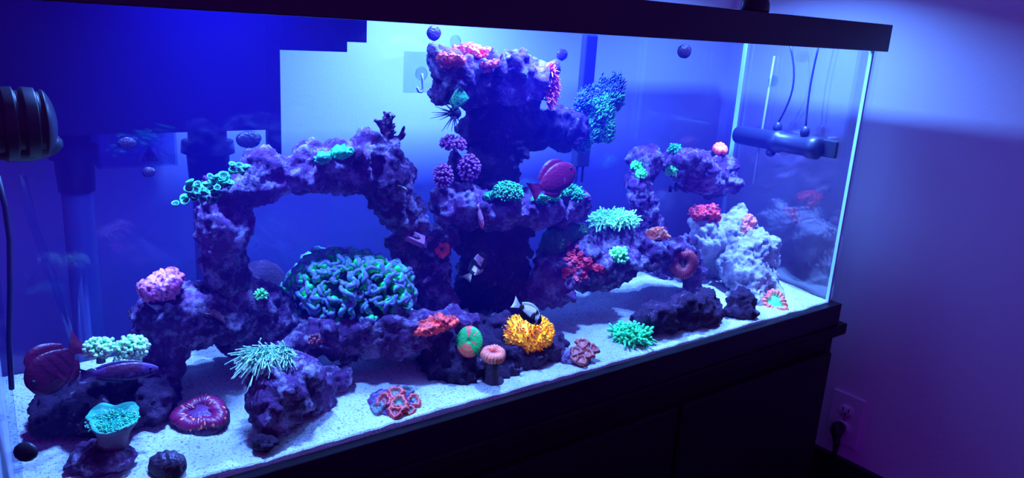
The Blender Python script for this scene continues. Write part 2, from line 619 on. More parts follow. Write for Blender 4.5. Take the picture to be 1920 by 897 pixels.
# water fills the tank up to just under the top rim
v, f = box(GX0 + GT + .0005, GX1 - GT - .0005, GY0 + GT + .0005, GY1 - GT - .0005, 0.022, 0.518)
wat = obj('water', v, f, M['water'], smooth=False)
tag(wat, 'clear blue-lit water filling the aquarium', 'water')
stuff(wat)

# stand
st = thing('aquarium_stand', 'black wooden cabinet stand under the aquarium', 'cabinet', ((TX0 + TX1) / 2, TY1 / 2, ZF))
v, f = box(TX0 + 0.012, TX1 - 0.004, 0.004, TY1 - 0.004, ZF, -0.022, 0.002)
obj('cabinet_body', v, f, M['stand'], st, smooth=False)
v, f = box(TX0 - 0.012, TX1 + 0.024, -0.006, TY1 + 0.006, -0.022, 0.0, 0.003)
obj('top_board', v, f, M['stand'], st, smooth=False)
for k in range(3):
    x0 = TX0 + 0.03 + k * 0.44
    v, f = box(x0, x0 + 0.43, -0.010, 0.004, ZF + 0.06, -0.05, 0.004)
    d = obj('cabinet_door', v, f, M['stand'], st, smooth=False)

# LED fixture hanging over the tank (above the picture)
for i, lx in enumerate(LED_X):
    fx = thing('led_light', 'black hanging blue LED panel above ' + ('the hammer coral end of the tank', 'the rock pillar', 'the pale boulder end of the tank')[i], 'lamp', (lx, .16, .704), 'LED panels above the aquarium')
    v, f = box(lx - 0.09, lx + 0.09, .06, .26, .704, .74, 0.006)
    obj('housing', v, f, M['black'], fx, smooth=False)
    for s in (-1, 1):
        v, f, _ = tube([(lx + s * .06, .16, .739), (lx + s * .06, .16, 1.9)], 0.0012, 6)
        obj('hanging_wire', v, f, M['black'], fx)

# sand bed
def sand_z(x, y):
    p = np.stack([np.asarray(x, float), np.asarray(y, float), np.zeros_like(np.asarray(x, float))], -1)
    u = (np.asarray(x) - GX0) / (GX1 - GX0)
    front = 0.051 - 0.004 * u
    return front + 0.034 * np.clip(np.asarray(y) / 0.29, 0, 1) * (1 - 0.5 * u) + 0.005 * np.clip(np.asarray(y) / 0.05, 0.2, 1) * fbm(p * 9.0, 3) + 0.0012 * fbm(p * 60, 2)
nx, ny = 420, 100
xs = np.linspace(GX0 + GT + 0.001, GX1 - GT - 0.001, nx)
ys = np.linspace(GY0 + GT + 0.001, GY1 - GT - 0.001, ny)
gx, gy = np.meshgrid(xs, ys, indexing='ij')
gz = sand_z(gx, gy)
V = np.stack([gx, gy, gz], -1).reshape(-1, 3)
ii = np.arange(nx * ny).reshape(nx, ny)
Fq = np.stack([ii[:-1, :-1], ii[1:, :-1], ii[1:, 1:], ii[:-1, 1:]], -1).reshape(-1, 4).tolist()
ring = list(ii[:, 0]) + list(ii[-1, 1:]) + list(ii[-2::-1, -1]) + list(ii[0, -2:0:-1])
nb = len(V)
low = V[ring].copy()
low[:, 2] = 0.0225
V = np.concatenate([V, low])
for k in range(len(ring)):
    k2 = (k + 1) % len(ring)
    Fq.append((ring[k2], ring[k], nb + k, nb + k2))
Fq.append(tuple(nb + k for k in range(len(ring)))[::-1])
sand = obj('sand_bed', V, Fq, M['sand'])
tag(sand, 'pale speckled aragonite sand covering the aquarium floor', 'sand')
stuff(sand)
TREES = [BVHTree.FromPolygons([tuple(q) for q in V], [tuple(q) for q in Fq[:-1]])]

def hit(px, py, y=None):
    """Where the sight line through a pixel first meets the rocks or sand already built."""
    r = ray(px, py)
    r = r / np.linalg.norm(r)
    best = None
    for t in TREES:
        q = t.ray_cast(Vector(CAM), Vector(r))
        if q[0] is not None and (best is None or q[3] < best[2]):
            best = (np.array(q[0]), np.array(q[1]), q[3])
    if best is None or (y is not None and abs(best[0][1] - y) > 0.07):
        p = at(px, py, y if y is not None else 0.15)
        return p, -r * 0.7 + np.array([0, 0, 0.7])
    n = best[1] if best[1] @ r < 0 else -best[1]
    return best[0], n

def off_glass(p, r):
    """Keep a thing of radius r clear of the front pane."""
    p = np.array(p, float)
    p[1] = max(p[1], GY0 + GT + 0.003 + r)
    return p

# ------------------------------------------------------------------ rocks
ROCKS = []
def rock(name, label, blobs, mat='rock', vox=0.0029, amp=0.013, freq=27.0, amp2=0.0052, k=0.010, seed=None, cat='rock', group=None, extra=(), ridge=0.3, hollow=()):
    pr = [ell(*b) for b in blobs] + list(extra)
    s = seed if seed is not None else float(sum(ord(q) for q in label) % 97)
    V, Q = sdf_mesh(pr, vox, k=k, amp=amp, freq=freq, seed=s, amp2=amp2, freq2=85.0, ridge=ridge, carve=ROCKS + list(hollow))
    ROCKS.append((pr, k, amp, freq, s, ridge))
    # never below the tank floor, never through the panes
    V[:, 2] = np.maximum(V[:, 2], sand_z(V[:, 0], V[:, 1]) - 0.007)      # pressed a little into the sand
    V[:, 1] = np.clip(V[:, 1], GY0 + GT + 0.002, GY1 - GT - 0.002)
    V[:, 0] = np.clip(V[:, 0], GX0 + GT + 0.002, GX1 - GT - 0.002)
    o = obj(name, V, Q.tolist(), M[mat], origin=(V[:, 0].mean(), V[:, 1].mean(), V[:, 2].min()))
    TREES.append(BVHTree.FromPolygons([tuple(q) for q in V], Q.tolist()))
    return tag(o, label, cat, group)

HAMMER = at(652, 545, 0.165)
SEAT = ([('e', HAMMER + cu * 3 * mpp(HAMMER), 118 * mpp(HAMMER), 68 * mpp(HAMMER), 82 * mpp(HAMMER))], 0.004)   # room for the hammer coral
rock('arch_rock', 'purple rock arch bridging over the hammer coral', [
    (425, 510, .19, 40, 45), (412, 450, .19, 34, 44), (418, 400, .18, 50, 38), (450, 352, .17, 48, 38), (395, 385, .18, 25, 25),
    (505, 345, .17, 45, 34), (565, 328, .17, 45, 30), (625, 322, .17, 45, 28), (680, 328, .17, 45, 40), (725, 345, .17, 46, 55),
    (752, 392, .18, 30, 34), (775, 418, .18, 18, 20), (500, 305, .17, 35, 17), (585, 287, .17, 22, 22), (640, 292, .17, 45, 16),
    (695, 288, .17, 25, 25), (728, 305, .17, 20, 20), (765, 340, .18, 14, 30)])
rock('shelf_rock', 'dark overhanging rock carrying the foot of the arch', [
    (300, 590, .19, 45, 36), (360, 580, .19, 55, 40), (440, 575, .19, 60, 50), (510, 585, .19, 40, 45), (300, 660, .19, 48, 60),
    (300, 730, .19, 42, 40), (480, 640, .2, 55, 36), (540, 630, .2, 40, 45), (520, 700, .2, 40, 45), (400, 610, .19, 60, 28)], hollow=(SEAT,))
rock('dome_rock', 'dark smooth rounded rock at the back behind the hammer coral', [(490, 545, .265, 48, 55)], mat='rockd', amp=0.003, amp2=0.001)
rock('ledge_rock', 'jagged horizontal ledge of rock below the hammer coral', [
    (560, 632, .16, 45, 22), (620, 645, .14, 50, 22), (690, 640, .12, 50, 26), (745, 648, .11, 42, 26), (800, 615, .12, 50, 18), (850, 597, .13, 18, 14),
    (620, 605, .17, 60, 20), (720, 605, .17, 60, 20)], hollow=(SEAT,))
rock('front_rock', 'craggy rock standing on sand under the torch coral', [
    (500, 720, .075, 42, 40), (560, 705, .085, 38, 34), (520, 780, .055, 42, 42), (580, 745, .09, 45, 42), (630, 705, .11, 32, 34), (545, 795, .05, 30, 26)])
rock('pebble_rock', 'small flat dark stone on sand in front of the torch coral rock', [(495, 832, .03, 24, 11)], mat='rockd', vox=0.003, amp=.004)
rock('rubble_rock', 'low lumpy rock under the pale frogspawn coral', [
    (270, 755, .16, 48, 40), (195, 740, .18, 60, 36), (112, 765, .16, 36, 20), (160, 790, .14, 60, 22), (225, 705, .145, 30, 28)], mat='rockd')
rock('frag_rock', 'flat purple rock tile under the teal cup coral', [(215, 848, .085, 62, 20), (172, 868, .075, 36, 16)], vox=0.0035, amp=.006)
rock('pillar_rock', 'tall dark rock pillar in the middle of the tank', [
    (925, 575, .21, 72, 45), (920, 520, .21, 64, 50), (922, 455, .21, 70, 45), (925, 400, .21, 80, 40), (918, 335, .21, 52, 50), (930, 265, .21, 62, 48),
    (942, 205, .21, 68, 38), (1005, 240, .21, 50, 34), (1050, 238, .21, 36, 32), (1078, 240, .21, 18, 28), (852, 302, .2, 14, 28), (880, 320, .2, 22, 22)], mat='rockd')
rock('plate_rock', 'flat shelf rock halfway up the dark pillar', [
    (868, 393, .175, 44, 22), (925, 400, .165, 60, 34), (1000, 398, .17, 50, 34), (1055, 392, .18, 34, 34), (843, 400, .18, 18, 18), (860, 372, .18, 36, 14),
    (1045, 365, .185, 36, 14)])
rock('cap_rock', 'craggy rock slab crowning the pillar below the water surface', [
    (855, 150, .19, 46, 40), (822, 135, .19, 20, 22), (885, 118, .19, 62, 24), (960, 152, .18, 58, 38), (1010, 152, .18, 32, 36), (920, 170, .19, 50, 30)])
rock('rubble_rock', 'stepped rock pile between the hammer coral and the pillar foot', [
    (790, 470, .2, 48, 30), (832, 448, .21, 28, 28), (800, 520, .2, 50, 40), (758, 452, .2, 25, 14), (822, 560, .19, 45, 25)], hollow=(SEAT,))
rock('base_rock', 'broad dark rock on sand under the yellow coral', [
    (830, 672, .1, 46, 42), (862, 715, .065, 28, 24), (940, 685, .085, 66, 40), (1020, 655, .085, 45, 32), (880, 655, .11, 60, 40), (910, 615, .13, 60, 26), (820, 620, .12, 40, 20)], mat='rockd')
rock('slab_rock', 'wide rock slab tilted over the sand, carrying crimson polyps', [
    (1030, 522, .16, 48, 42), (1090, 500, .16, 58, 45), (1060, 452, .18, 42, 26), (1150, 492, .16, 58, 40), (1210, 470, .17, 58, 30), (1270, 482, .16, 38, 34),
    (1298, 525, .15, 18, 36), (1140, 440, .18, 40, 20), (1010, 555, .16, 36, 16)])
rock('back_rock', 'hazy plateau rock against the back glass near the circulation pump', [
    (1215, 302, .26, 34, 28), (1280, 308, .26, 50, 30), (1345, 318, .26, 36, 32), (1195, 355, .26, 24, 36), (1208, 395, .26, 26, 34), (1318, 345, .26, 50, 18), (1222, 440, .262, 28, 30), (1226, 485, .26, 28, 34), (1230, 520, .255, 34, 24)], amp=.013)
rock('pale_rock', 'whitish knobbly rock leaning behind the pale front boulder', [
    (1318, 425, .2, 26, 24), (1345, 452, .2, 46, 34), (1310, 460, .2, 24, 24), (1384, 415, .2, 22, 26), (1395, 435, .2, 18, 28), (1345, 500, .2, 40, 24)], mat='rockw')
rock('pale_rock', 'white craggy boulder standing on sand behind the red and cyan ring coral', [
    (1418, 470, .13, 40, 36), (1410, 525, .11, 44, 36), (1442, 545, .095, 26, 28), (1385, 500, .13, 26, 40), (1400, 565, .09, 36, 20)], mat='rockw', seed=31.0)
rock('foot_rock', 'dark lumpy rock on sand beside the teal plate coral', [
    (1222, 594, .062, 34, 30), (1270, 590, .064, 40, 32), (1315, 590, .06, 28, 34), (1320, 560, .08, 20, 18)], mat='rockd')
rock('plug_rock', 'small dark stump on sand before the white boulder', [(1387, 560, .055, 20, 18), (1384, 588, .045, 24, 9)], mat='rockd', vox=.003, amp=.004)

# ------------------------------------------------------------------ coral builders
def mixc(a, b, t):
    t = np.clip(np.asarray(t, float), 0, 1)[:, None]
    return np.asarray(a, float) * (1 - t) + np.asarray(b, float) * t

def surf_blob(px, py, rx, rz, y=None, sink=0.35, ry=None):
    """Ellipsoid lying on whatever surface is seen at a pixel."""
    p, n = hit(px, py, y)
    m = mpp(p)
    rr = min(rx, rz) * m
    c = p + (cf * 0.7 - np.array([0, 0, 0.3])) * rr * sink
    return ('e', c, rx * m, rz * m, (ry if ry is not None else (rx + rz) / 2) * m)

def patch(name, label, blobs, c1, c2, cat='coral', y=None, vox=None, amp=0.004, freq=60.0, amp2=0.0025, freq2=200.0, k=0.005, cs=90.0, group=None, spots=None, extra=(), thr=0.0, sharp=1.6, sink=0.35, mat='polyps', parent=None):
    """Encrusting or boulder coral: lumps on the rock, two pigments mixed by noise."""
    pr = [b if isinstance(b[0], str) else surf_blob(*b[:4], y=y, sink=sink, ry=(b[4] if len(b) > 4 else None)) for b in blobs] + list(extra)
    if vox is None:
        ext = max(max(p[2:5]) if p[0] == 'e' else np.linalg.norm(p[2] - p[1]) + p[3] for p in pr)
        vox = max(0.0012, ext / 16)
    sd = float(sum(ord(q) for q in label) % 89)
    V, Q = sdf_mesh(pr, vox, k=k, amp=amp, freq=freq, seed=sd, amp2=amp2, freq2=freq2)
    V[:, 1] = np.clip(V[:, 1], GY0 + GT + 0.001, GY1 - GT - 0.001)
    C = mixc(c1, c2, 0.5 + sharp * (fbm(V * cs + sd, 2) - thr))
    if spots is not None:
        g = np.abs(vnoise(V * spots[1] + 3.1)) + 0.5 * np.abs(vnoise(V * spots[1] * 1.9))
        C = np.where((g > spots[2])[:, None], np.asarray(spots[0], float), C)
    if parent is not None:
        return obj(name, V, Q.tolist(), M[mat], parent, cols=C)
    o = obj(name, V, Q.tolist(), M[mat], cols=C, origin=(V[:, 0].mean(), V[:, 1].mean(), V[:, 2].min()))
    return tag(o, label, cat, group)

def fib(n, upmin=-0.2):
    k = np.arange(n) + 0.5
    z = 1 - k / n * (1 - upmin)
    a = k * 2.399963
    r = np.sqrt(np.clip(1 - z * z, 0, 1))
    return np.stack([r * np.cos(a), r * np.sin(a), z], -1)

def dome_frame(up):
    s, u, d = frame_of(up)
    return np.stack([s, u, d], 0)

def tentacle_mesh(c, axes, n, length, rad, cb, ct, upmin=-0.1, droop=0.2, bulb=1.0, jit=0.25, sides=5, bend=0.3, segs=4, tipfrac=0.35, lenvar=0.3, up=(0, 0, 1), sway=(0, 0, 0)):
    """Tubes growing out of a half-dome; axes = (ax, ay, az) half-axis vectors."""
    parts = []
    D = fib(n, upmin)
    for d in D:
        d = d + rng.normal(0, jit * 0.35, 3)
        d /= np.linalg.norm(d)
        p0 = c + d[0] * axes[0] + d[1] * axes[1] + d[2] * axes[2]
        dirn = d[0] * axes[0] + d[1] * axes[1] + d[2] * axes[2]
        dirn = dirn / np.linalg.norm(dirn) + rng.normal(0, jit, 3) + np.array([0, 0, 0.15])
        dirn /= np.linalg.norm(dirn)
        side = rng.normal(0, 1, 3) * bend + np.asarray(sway)
        L = length * (1 + rng.uniform(-lenvar, lenvar))
        t = np.linspace(0, 1, segs)
        pts = p0 + dirn * (t[:, None] * L) + side * (t[:, None] ** 2) * L + np.array([0, 0, -1.0]) * droop * L * (t[:, None] ** 2)
        rr = rad * (1 - 0.35 * t)
        rr[-1] = rad * bulb
        if bulb > 1 and segs > 3:
            rr[-2] = rad * (0.8 + 0.2 * bulb)
        cc = mixc(cb, ct, (t - (1 - tipfrac)) / max(tipfrac, 1e-3))
        cc = cc * rng.uniform(0.8, 1.15)
        parts.append(tube(pts, rr, sides, cc))
    return join(parts)

def px_axes(p, rx, rz, ry=None, up=None):
    """Half axes for a dome seen with radii rx, rz pixels."""
    m = mpp(p)
    u = np.array([0, 0, 1.0]) if up is None else np.asarray(up, float) / np.linalg.norm(up)
    ax = cr - u * (cr @ u)
    ax /= np.linalg.norm(ax)
    ay = np.cross(u, ax)
    return (ax * rx * m, ay * (ry if ry is not None else rx) * m, u * rz * m)

def tuft(name, label, heads, n, length, rad, cb, ct, core, cat='coral', stalk=None, group=None, seat=0.35, fixed=False, **kw):
    """Coral of one or more heads with many fine tentacles. heads: (px, py, rx, rz[, y])."""
    t = None
    for hd in heads:
        px, py, rx, rz = hd[:4]
        p = at(px, py + rz, hd[4]) if fixed else hit(px, py + rz, hd[4] if len(hd) > 4 else None)[0]
        m = mpp(p)
        c = off_glass(p + np.array([0, 0, 1.0]) * rz * m * seat + cf * rx * m * 0.2, rx * m * .8 + length * m * 1.4)
        if t is None:
            t = thing(name, label, cat, c - np.array([0, 0, rz * m * 0.8]), group)
        axs = px_axes(c, rx * 0.72, rz * 0.72, up=kw.get('up'))
        v, f = ellipsoid(c, *axs, bump=0.1)
        obj('flesh', v, f, M['polyp'], t, cols=np.tile(np.asarray(core, float), (len(v), 1)))
        if stalk:
            v, f, C = tube([c - axs[2] * 2.4, c - axs[2] * 1.2, c], [rx * m * .35, rx * m * .3, rx * m * .5], 9, [stalk] * 3)
            obj('stalk', v, f, M['polyps'], t, cols=C)
        kk = {a: b for a, b in kw.items()}
        v, f, C = tentacle_mesh(c, axs, n, length * m, rad * m, cb, ct, **kk)
        stuff(obj('tentacles', v, f, M['polyp'], t, cols=C))
    return t

def donut(name, label, px, py, rx, tilt, cr_in, cr_out, crim, lobes=26, hgt=0.45, wob=0.10, y=None, base=None, stalk=0.0, heart=False, cat='coral', tube_r=0.36, lift=0.25, centre=None, spots=None, ridge=0.08, ysq=1.0):
    """Fleshy ring coral: folded torus with radial ridges on a stony foot. tilt = lean of its face to the camera."""
    p, nrm = hit(px, py, y)
    m = mpp(p)
    up = np.array([0, 0, 1.0]) * math.cos(tilt) - np.array([cf[0], cf[1], 0]) / np.hypot(cf[0], cf[1]) * math.sin(tilt)
    ax = cr - up * (cr @ up)
    ax /= np.linalg.norm(ax)
    ay = np.cross(up, ax)
    Rm = rx * m
    p = off_glass(p, Rm * (1.05 if stalk == 0 else 1.7))
    c = p + up * Rm * lift + up * stalk * m
    foot = c - up * (Rm * lift + stalk * m)
    t = thing(name, label, cat, foot)
    nu, nv = 120, 18
    V, C = [], []
    for i in range(nu):
        th = 2 * math.pi * i / nu
        if heart:
            rr = 1.0 - 0.42 * math.exp(-((th - math.pi / 2) / 0.4) ** 2) + 0.25 * math.exp(-((th - 1.5 * math.pi) / 0.5) ** 2)
        else:
            rr = 1 + wob * math.sin(3 * th + px) + wob * 0.6 * math.sin(5 * th + 1.3 * px)
        zz = 0.14 * math.sin(5 * th + px * 0.3) * (wob / 0.1)
        rr += wob * .7 * vnoise(np.array([[math.cos(th) * 3.5, math.sin(th) * 3.5, px * .1]]))[0]
        for j in range(nv):
            ph = 2 * math.pi * j / nv
            rg = 1 + ridge * math.sin(lobes * th)
            a = (1 - tube_r) * rr + tube_r * math.cos(ph) * rg
            h = hgt * (math.sin(ph) * rg + zz)
            q = c + Rm * (a * math.cos(th) * ax + ysq * a * math.sin(th) * ay + h * tube_r * 2 * up)
            V.append(q)
            s = 0.5 + 0.5 * math.cos(ph)
            top = max(0.0, math.sin(ph))
            cc = np.asarray(cr_in) * (1 - s) + np.asarray(cr_out) * s
            cc = cc * (1 - top * 0.7) + np.asarray(crim) * top * 0.7
            cc = cc * (0.86 + 0.14 * math.sin(lobes * th))
            if spots is not None and _hash(np.int64(i), np.int64(j), np.int64(3)) > 0.93:
                cc = np.asarray(spots)
            C.append(cc)
    Fc = []
    for i in range(nu):
        for j in range(nv):
            i2, j2 = (i + 1) % nu, (j + 1) % nv
            Fc.append((i * nv + j, i2 * nv + j, i2 * nv + j2, i * nv + j2))
    obj('polyp_ring', V, Fc, M['polyp'], t, cols=C)
    cc = centre if centre is not None else cr_in
    v, f = ellipsoid(c - up * Rm * 0.04, ax * Rm * 0.72, ay * Rm * 0.72 * ysq, up * Rm * 0.16, bump=0.08)
    obj('mouth_disc', v, f, M['polyp'], t, cols=np.tile(np.asarray(cc, float), (len(v), 1)))
    bc = base if base is not None else (0.06, 0.02, 0.09)
    Lb = Rm * lift + stalk * m + 0.004
    if stalk > 0:
        prof = [(-0.003, Rm * 0.95), (Lb * .12, Rm * 1.05), (Lb * .2, Rm * 0.62), (Lb * .6, Rm * 0.55), (Lb * .9, Rm * .78), (Lb, Rm * .7)]
    else:
        prof = [(-0.003, Rm * 0.95), (Lb * .5, Rm * 1.0), (Lb, Rm * .75)]
    v, f, C = lathe(prof, foot - up * 0.003, up, 28, cols=[bc] * len(prof))
    v = v + 0.0018 * fbm(v * 150, 2)[:, None]
    obj('stony_base', v, f, M['polyps'], t, cols=C)
    return t

# ------------------------------------------------------------------ hammer coral
hc0 = at(652, 545, 0.165)
hm = mpp(hc0)
ham = thing('hammer_coral', 'large green hammer coral dome with violet-tipped wavy tentacles', 'coral', hc0 - np.array([0, 0, 45 * hm]))
hax = px_axes(hc0, 108, 70, 66)
v, f = ellipsoid(hc0 - np.array([0, 0, 8 * hm]), hax[0] * .9, hax[1] * .9, hax[2] * .8, nu=24, nv=14, bump=.12)
obj('skeleton', v, f, M['polyp'], ham, cols=np.tile((0.02, 0.05, 0.05), (len(v), 1)))
def hammer_tip(kind):
    """One tentacle: green stalk opening into a curved violet-edged anchor."""
    rr = random.Random(kind * 13 + 5)
    st = tube([(0, 0, 0), (0, 0, .35), (0, 0, .72), (0, 0, 0.95)], [.22, .27, .34, .30], 7, [(.0, .2, .06), (.01, .60, .16), (.03, 1.2, .3), (.03, 1.0, .4)])
    n = 10
    span = 1.0 + 0.6 * rr.random()
    crv = 0.28 * rr.random() + 0.12
    sgn = 1 if kind % 2 else -1
    pts, rad, cc = [], [], []
    for i in range(n):
        u = i / (n - 1) * 2 - 1
        pts.append((u * span * .5, crv * math.sin(u * 2.6 * sgn) + 0.10 * math.cos(u * 5 + kind), 1.02 - 0.30 * u * u + 0.08 * math.sin(3 * u + kind)))
        rad.append((.185 + .05 * rr.random()) * (1 - 0.25 * abs(u) ** 4))
        cc.append((.16 + .1 * rr.random(), .16 + .22 * rr.random(), .8))
    tp = tube(pts, rad, 7, cc)
    # the underside and rim of the anchor glow green
    V, Fc, C = tp
    low = V[:, 2] < np.interp(V[:, 0], [q[0] for q in pts], [q[2] for q in pts]) - 0.02
    C[low] = (.06, 1.4, .5)
    return join([st, (V, Fc, C)])
ham_me = []
for k in range(8):
    v, f, C = hammer_tip(k)
    me = make_mesh('tentacle', v, f, C)
    me.materials.append(M['polyp'])
    ham_me.append(me)
nh = 290
for i, d in enumerate(fib(nh, -0.42)):
    d = d + rng.normal(0, 0.05, 3)
    d /= np.linalg.norm(d)
    sc = (1.0 + 0.14 * fbm(np.array([d * 2.3 + 4.0]), 2)[0]) * (1.0 - 0.10 * math.exp(-((d @ np.array([0.05, -0.2, 1.0])) - 1) ** 2 / 0.02))
    p = hc0 + (d[0] * hax[0] + d[1] * hax[1] + d[2] * hax[2]) * sc * 0.93
    out = d[0] * hax[0] / 1.5 + d[1] * hax[1] + d[2] * hax[2]
    out = out / np.linalg.norm(out) + rng.normal(0, 0.18, 3) + np.array([0, 0, .12])
    s, u, z = frame_of(out)
    a = rng.uniform(0, 2 * math.pi)
    s2, u2 = math.cos(a) * s + math.sin(a) * u, -math.sin(a) * s + math.cos(a) * u
    L = 17.5 * hm * rng.uniform(0.8, 1.25)
    o = bpy.data.objects.new('tentacle', ham_me[i % 8])
    p = p - np.array(ham.location)
    o.matrix_local = Matrix([[s2[0] * L, u2[0] * L, z[0] * L, p[0]], [s2[1] * L, u2[1] * L, z[1] * L, p[1]], [s2[2] * L, u2[2] * L, z[2] * L, p[2]], [0, 0, 0, 1]])
    link(o, ham)

# ------------------------------------------------------------------ corals of the left half
def ruffle(name, label, cells, c_edge, c_in):
    """Clustered thin-walled cups with bright rims (cells: px, py, r, y)."""
    p0 = at(cells[0][0], cells[0][1], cells[0][3])
    t = thing(name, label, 'coral', p0)
    for (px, py, r, y) in cells:
        p = at(px, py, y)
        m = mpp(p)
        up = np.array([-0.15, -0.45, 0.88]) + rng.normal(0, 0.22, 3)
        prof, cc = [], []
        for tt, rr_, c in ((-.9, .35, c_in), (-.3, .7, c_in), (.25, 1.0, c_edge), (.30, .93, c_edge), (-.1, .62, c_in), (-.25, .05, c_in)):
            prof.append((tt * r * m, rr_ * r * m))
            cc.append(c)
        v, f, C = lathe(prof, p, up, 11, cc)
        v = v + (0.22 * r * m) * np.stack([vnoise(v * 160), vnoise(v * 160 + 9), vnoise(v * 160 + 21)], -1)
        obj('cup', v, f, M['polyp'], t, cols=C)
    return t
cells = []
for i in range(64):
    u = rng.uniform(0, 1)
    x = 342 + 90 * u + rng.normal(0, 5)
    yy = 372 - 36 * u + rng.normal(0, 11) * (1 - 0.3 * u)
    cells.append((x, yy, rng.uniform(6, 10), 0.128 + rng.uniform(-.012, .012)))
for i in range(9):
    cells.append((432 + rng.uniform(0, 32), 312 + rng.uniform(-7, 16), rng.uniform(6, 9), 0.135))
ruffle('cup_coral', 'teal-rimmed honeycomb cup coral spreading over the arch shoulder by the drain pipe', cells, (.05, .62, .33), (.02, .10, .12))

def leaf_plate(name, label, pts, y, thick, c1, c2, cat='coral'):
    """Wavy upright plate from a pixel outline, with real thickness."""
    P = np.array([at(a, b, y) for a, b in pts])
    m = mpp(P[0])
    c = P.mean(0)
    th = np.array([cf[0], cf[1], 0.0]) * thick * m
    rings = []
    for s, off in ((0.97, -1.0), (1.0, -0.5), (1.0, 0.5), (0.97, 1.0)):
        q = c + (P - c) * s + th * off
        rings.append(q)
    inner = [c + (P - c) * s - th * (1.0 + 0.6 * (1 - s)) for s in (0.75, 0.5, 0.25)]
    n = len(P)
    allr = [inner[2], inner[1], inner[0]] + rings
    V = np.concatenate(allr + [[c - th * 1.6], [c + th]])
    F_ = []
    for i in range(len(allr) - 1):
        for k in range(n):
            k2 = (k + 1) % n
            F_.append((i * n + k, i * n + k2, (i + 1) * n + k2, (i + 1) * n + k))
    a, b = len(V) - 2, len(V) - 1
    for k in range(n):
        k2 = (k + 1) % n
        F_.append((k2, k, a))
        F_.append(((len(allr) - 1) * n + k, (len(allr) - 1) * n + k2, b))
    V = V + th * (0.8 * fbm(V * 55, 2))[:, None]
    C = mixc(c1, c2, 0.5 + 1.2 * fbm(V * 120, 2))
    o = obj(name, V, F_, M['polyps'], cols=C, origin=c)
    return tag(o, label, cat)

patch('plate_coral', 'bright turquoise plate coral lying on top of the arch', [(648, 287, 17, 10, 12), (632, 284, 9, 7, 9)], (.05, .85, .5), (.04, .55, .42), amp=.002, y=.17)
patch('plate_coral', 'teal crescent plate coral next to the turquoise plate on the arch', [(613, 292, 12, 5, 8), (602, 298, 7, 4, 6)], (.04, .7, .45), (.05, .35, .3), amp=.002, y=.17)
bp0 = at(728, 296, .165)
bm_ = mpp(bp0)
ex = []
def branch(p, d, L, r, depth):
    q = p + d * L
    ex.append(cap(p, q, r, r * 0.72))
    if depth == 0:
        return
    for k in range(3 if depth > 1 else 2):
        d2 = d + rng.normal(0, 0.55, 3) * np.array([1, .6, .5])
        d2[2] = abs(d2[2]) * .8 + .2
        branch(p + d * L * rng.uniform(.35, 1), d2 / np.linalg.norm(d2), L * rng.uniform(.45, .62), r * .68, depth - 1)
branch(bp0, np.array([.02, 0, 1.0]), 56 * bm_, 9 * bm_, 2)
for k in range(60):
    h = rng.uniform(.15, 1.05)
    a = rng.uniform(0, 6.28)
    q = bp0 + np.array([0, 0, 74 * bm_ * h])
    ex.append(cap(q, q + np.array([math.cos(a), math.sin(a), .7]) * 15 * bm_ * (1.15 - .5 * h), 3.0 * bm_, 1.7 * bm_))
patch('staghorn_coral', 'dark purple branching staghorn coral rising from the arch', [], (.04, .01, .06), (.12, .035, .14), extra=ex, vox=.0011, amp=0.0004, k=.0009, amp2=.0005, freq2=400)
def shell_clam(name, label, px, py, y, rx, rz, c1, c2):
    p, n = hit(px, py, y)
    m = mpp(p)
    up = np.array([0.1, -.6, .8])
    ax, ay, az = px_axes(p, rx, rz, rx * .7, up=up)
    V, C, F_ = [], [], []
    nu, nv = 28, 8
    for i in range(nu + 1):
        th = math.pi * i / nu
        for j in range(nv + 1):
            s = j / nv
            rg = 1 + 0.08 * math.sin(th * 14) * s
            V.append(p + ax * math.cos(th) * s * rg + ay * (-0.4 + math.sin(th) * s * rg * 1.2) + az * (0.55 * (1 - s * s) + 0.06 * math.sin(j * 2.2)))
            C.append(np.asarray(c1) * (1 - s) + np.asarray(c2) * s if j % 3 else np.asarray(c2))
    for i in range(nu):
        for j in range(nv):
            q = i * (nv + 1) + j
            F_.append((q, q + nv + 1, q + nv + 2, q + 1))
    n0 = len(V)
    V = np.array(V)
    V2 = V - up / np.linalg.norm(up) * 4.5 * m
    F2 = [tuple(k + n0 for k in f[::-1]) for f in F_]
    rimv = [i * (nv + 1) + nv for i in range(nu + 1)]
    F3 = [(rimv[i], rimv[i + 1], rimv[i + 1] + n0, rimv[i] + n0) for i in range(nu)]
    o = obj(name, np.concatenate([V, V2]), F_ + F2 + F3, M['polyp'], cols=C + C, origin=p)
    return tag(o, label, 'shell')
shell_clam('clam_shell', 'small pale shell stuck on the arch leg below the staghorn coral', 750, 350, .16, 15, 8, (.7, .6, .8), (.45, .35, .5))

patch('boulder_coral', 'pink boulder coral with violet pores and a finger on a slate ledge', [(283, 540, 24, 22), (303, 535, 28, 26), (298, 555, 26, 14), (326, 516, 10, 9), (318, 525, 10, 10)],
      (1.0, .15, .65), (1.35, .36, 1.0), y=.17, amp=.0015, vox=.0018, cs=60, spots=((.30, .03, .45), 330.0, .62))
sl = [at(282, 578, .165), at(330, 562, .165), at(376, 544, .175)]
v, f, C = tube(sl, [.012, .014, .004], 8, flat=1.0)
v[:, 2] = np.array(sl)[:, 2].mean() + (v[:, 2] - np.array(sl)[:, 2].mean()) * .9
sm = mpp(sl[0])
pts = [(275, 570), (300, 552), (340, 548), (380, 541), (362, 555), (325, 566), (292, 582)]
top = np.array([at(a, b, .15 + .03 * (580 - b) / 40) for a, b in pts])
bot = top - np.array([0, 0, 5 * sm])
V = np.concatenate([top, bot])
n = len(pts)
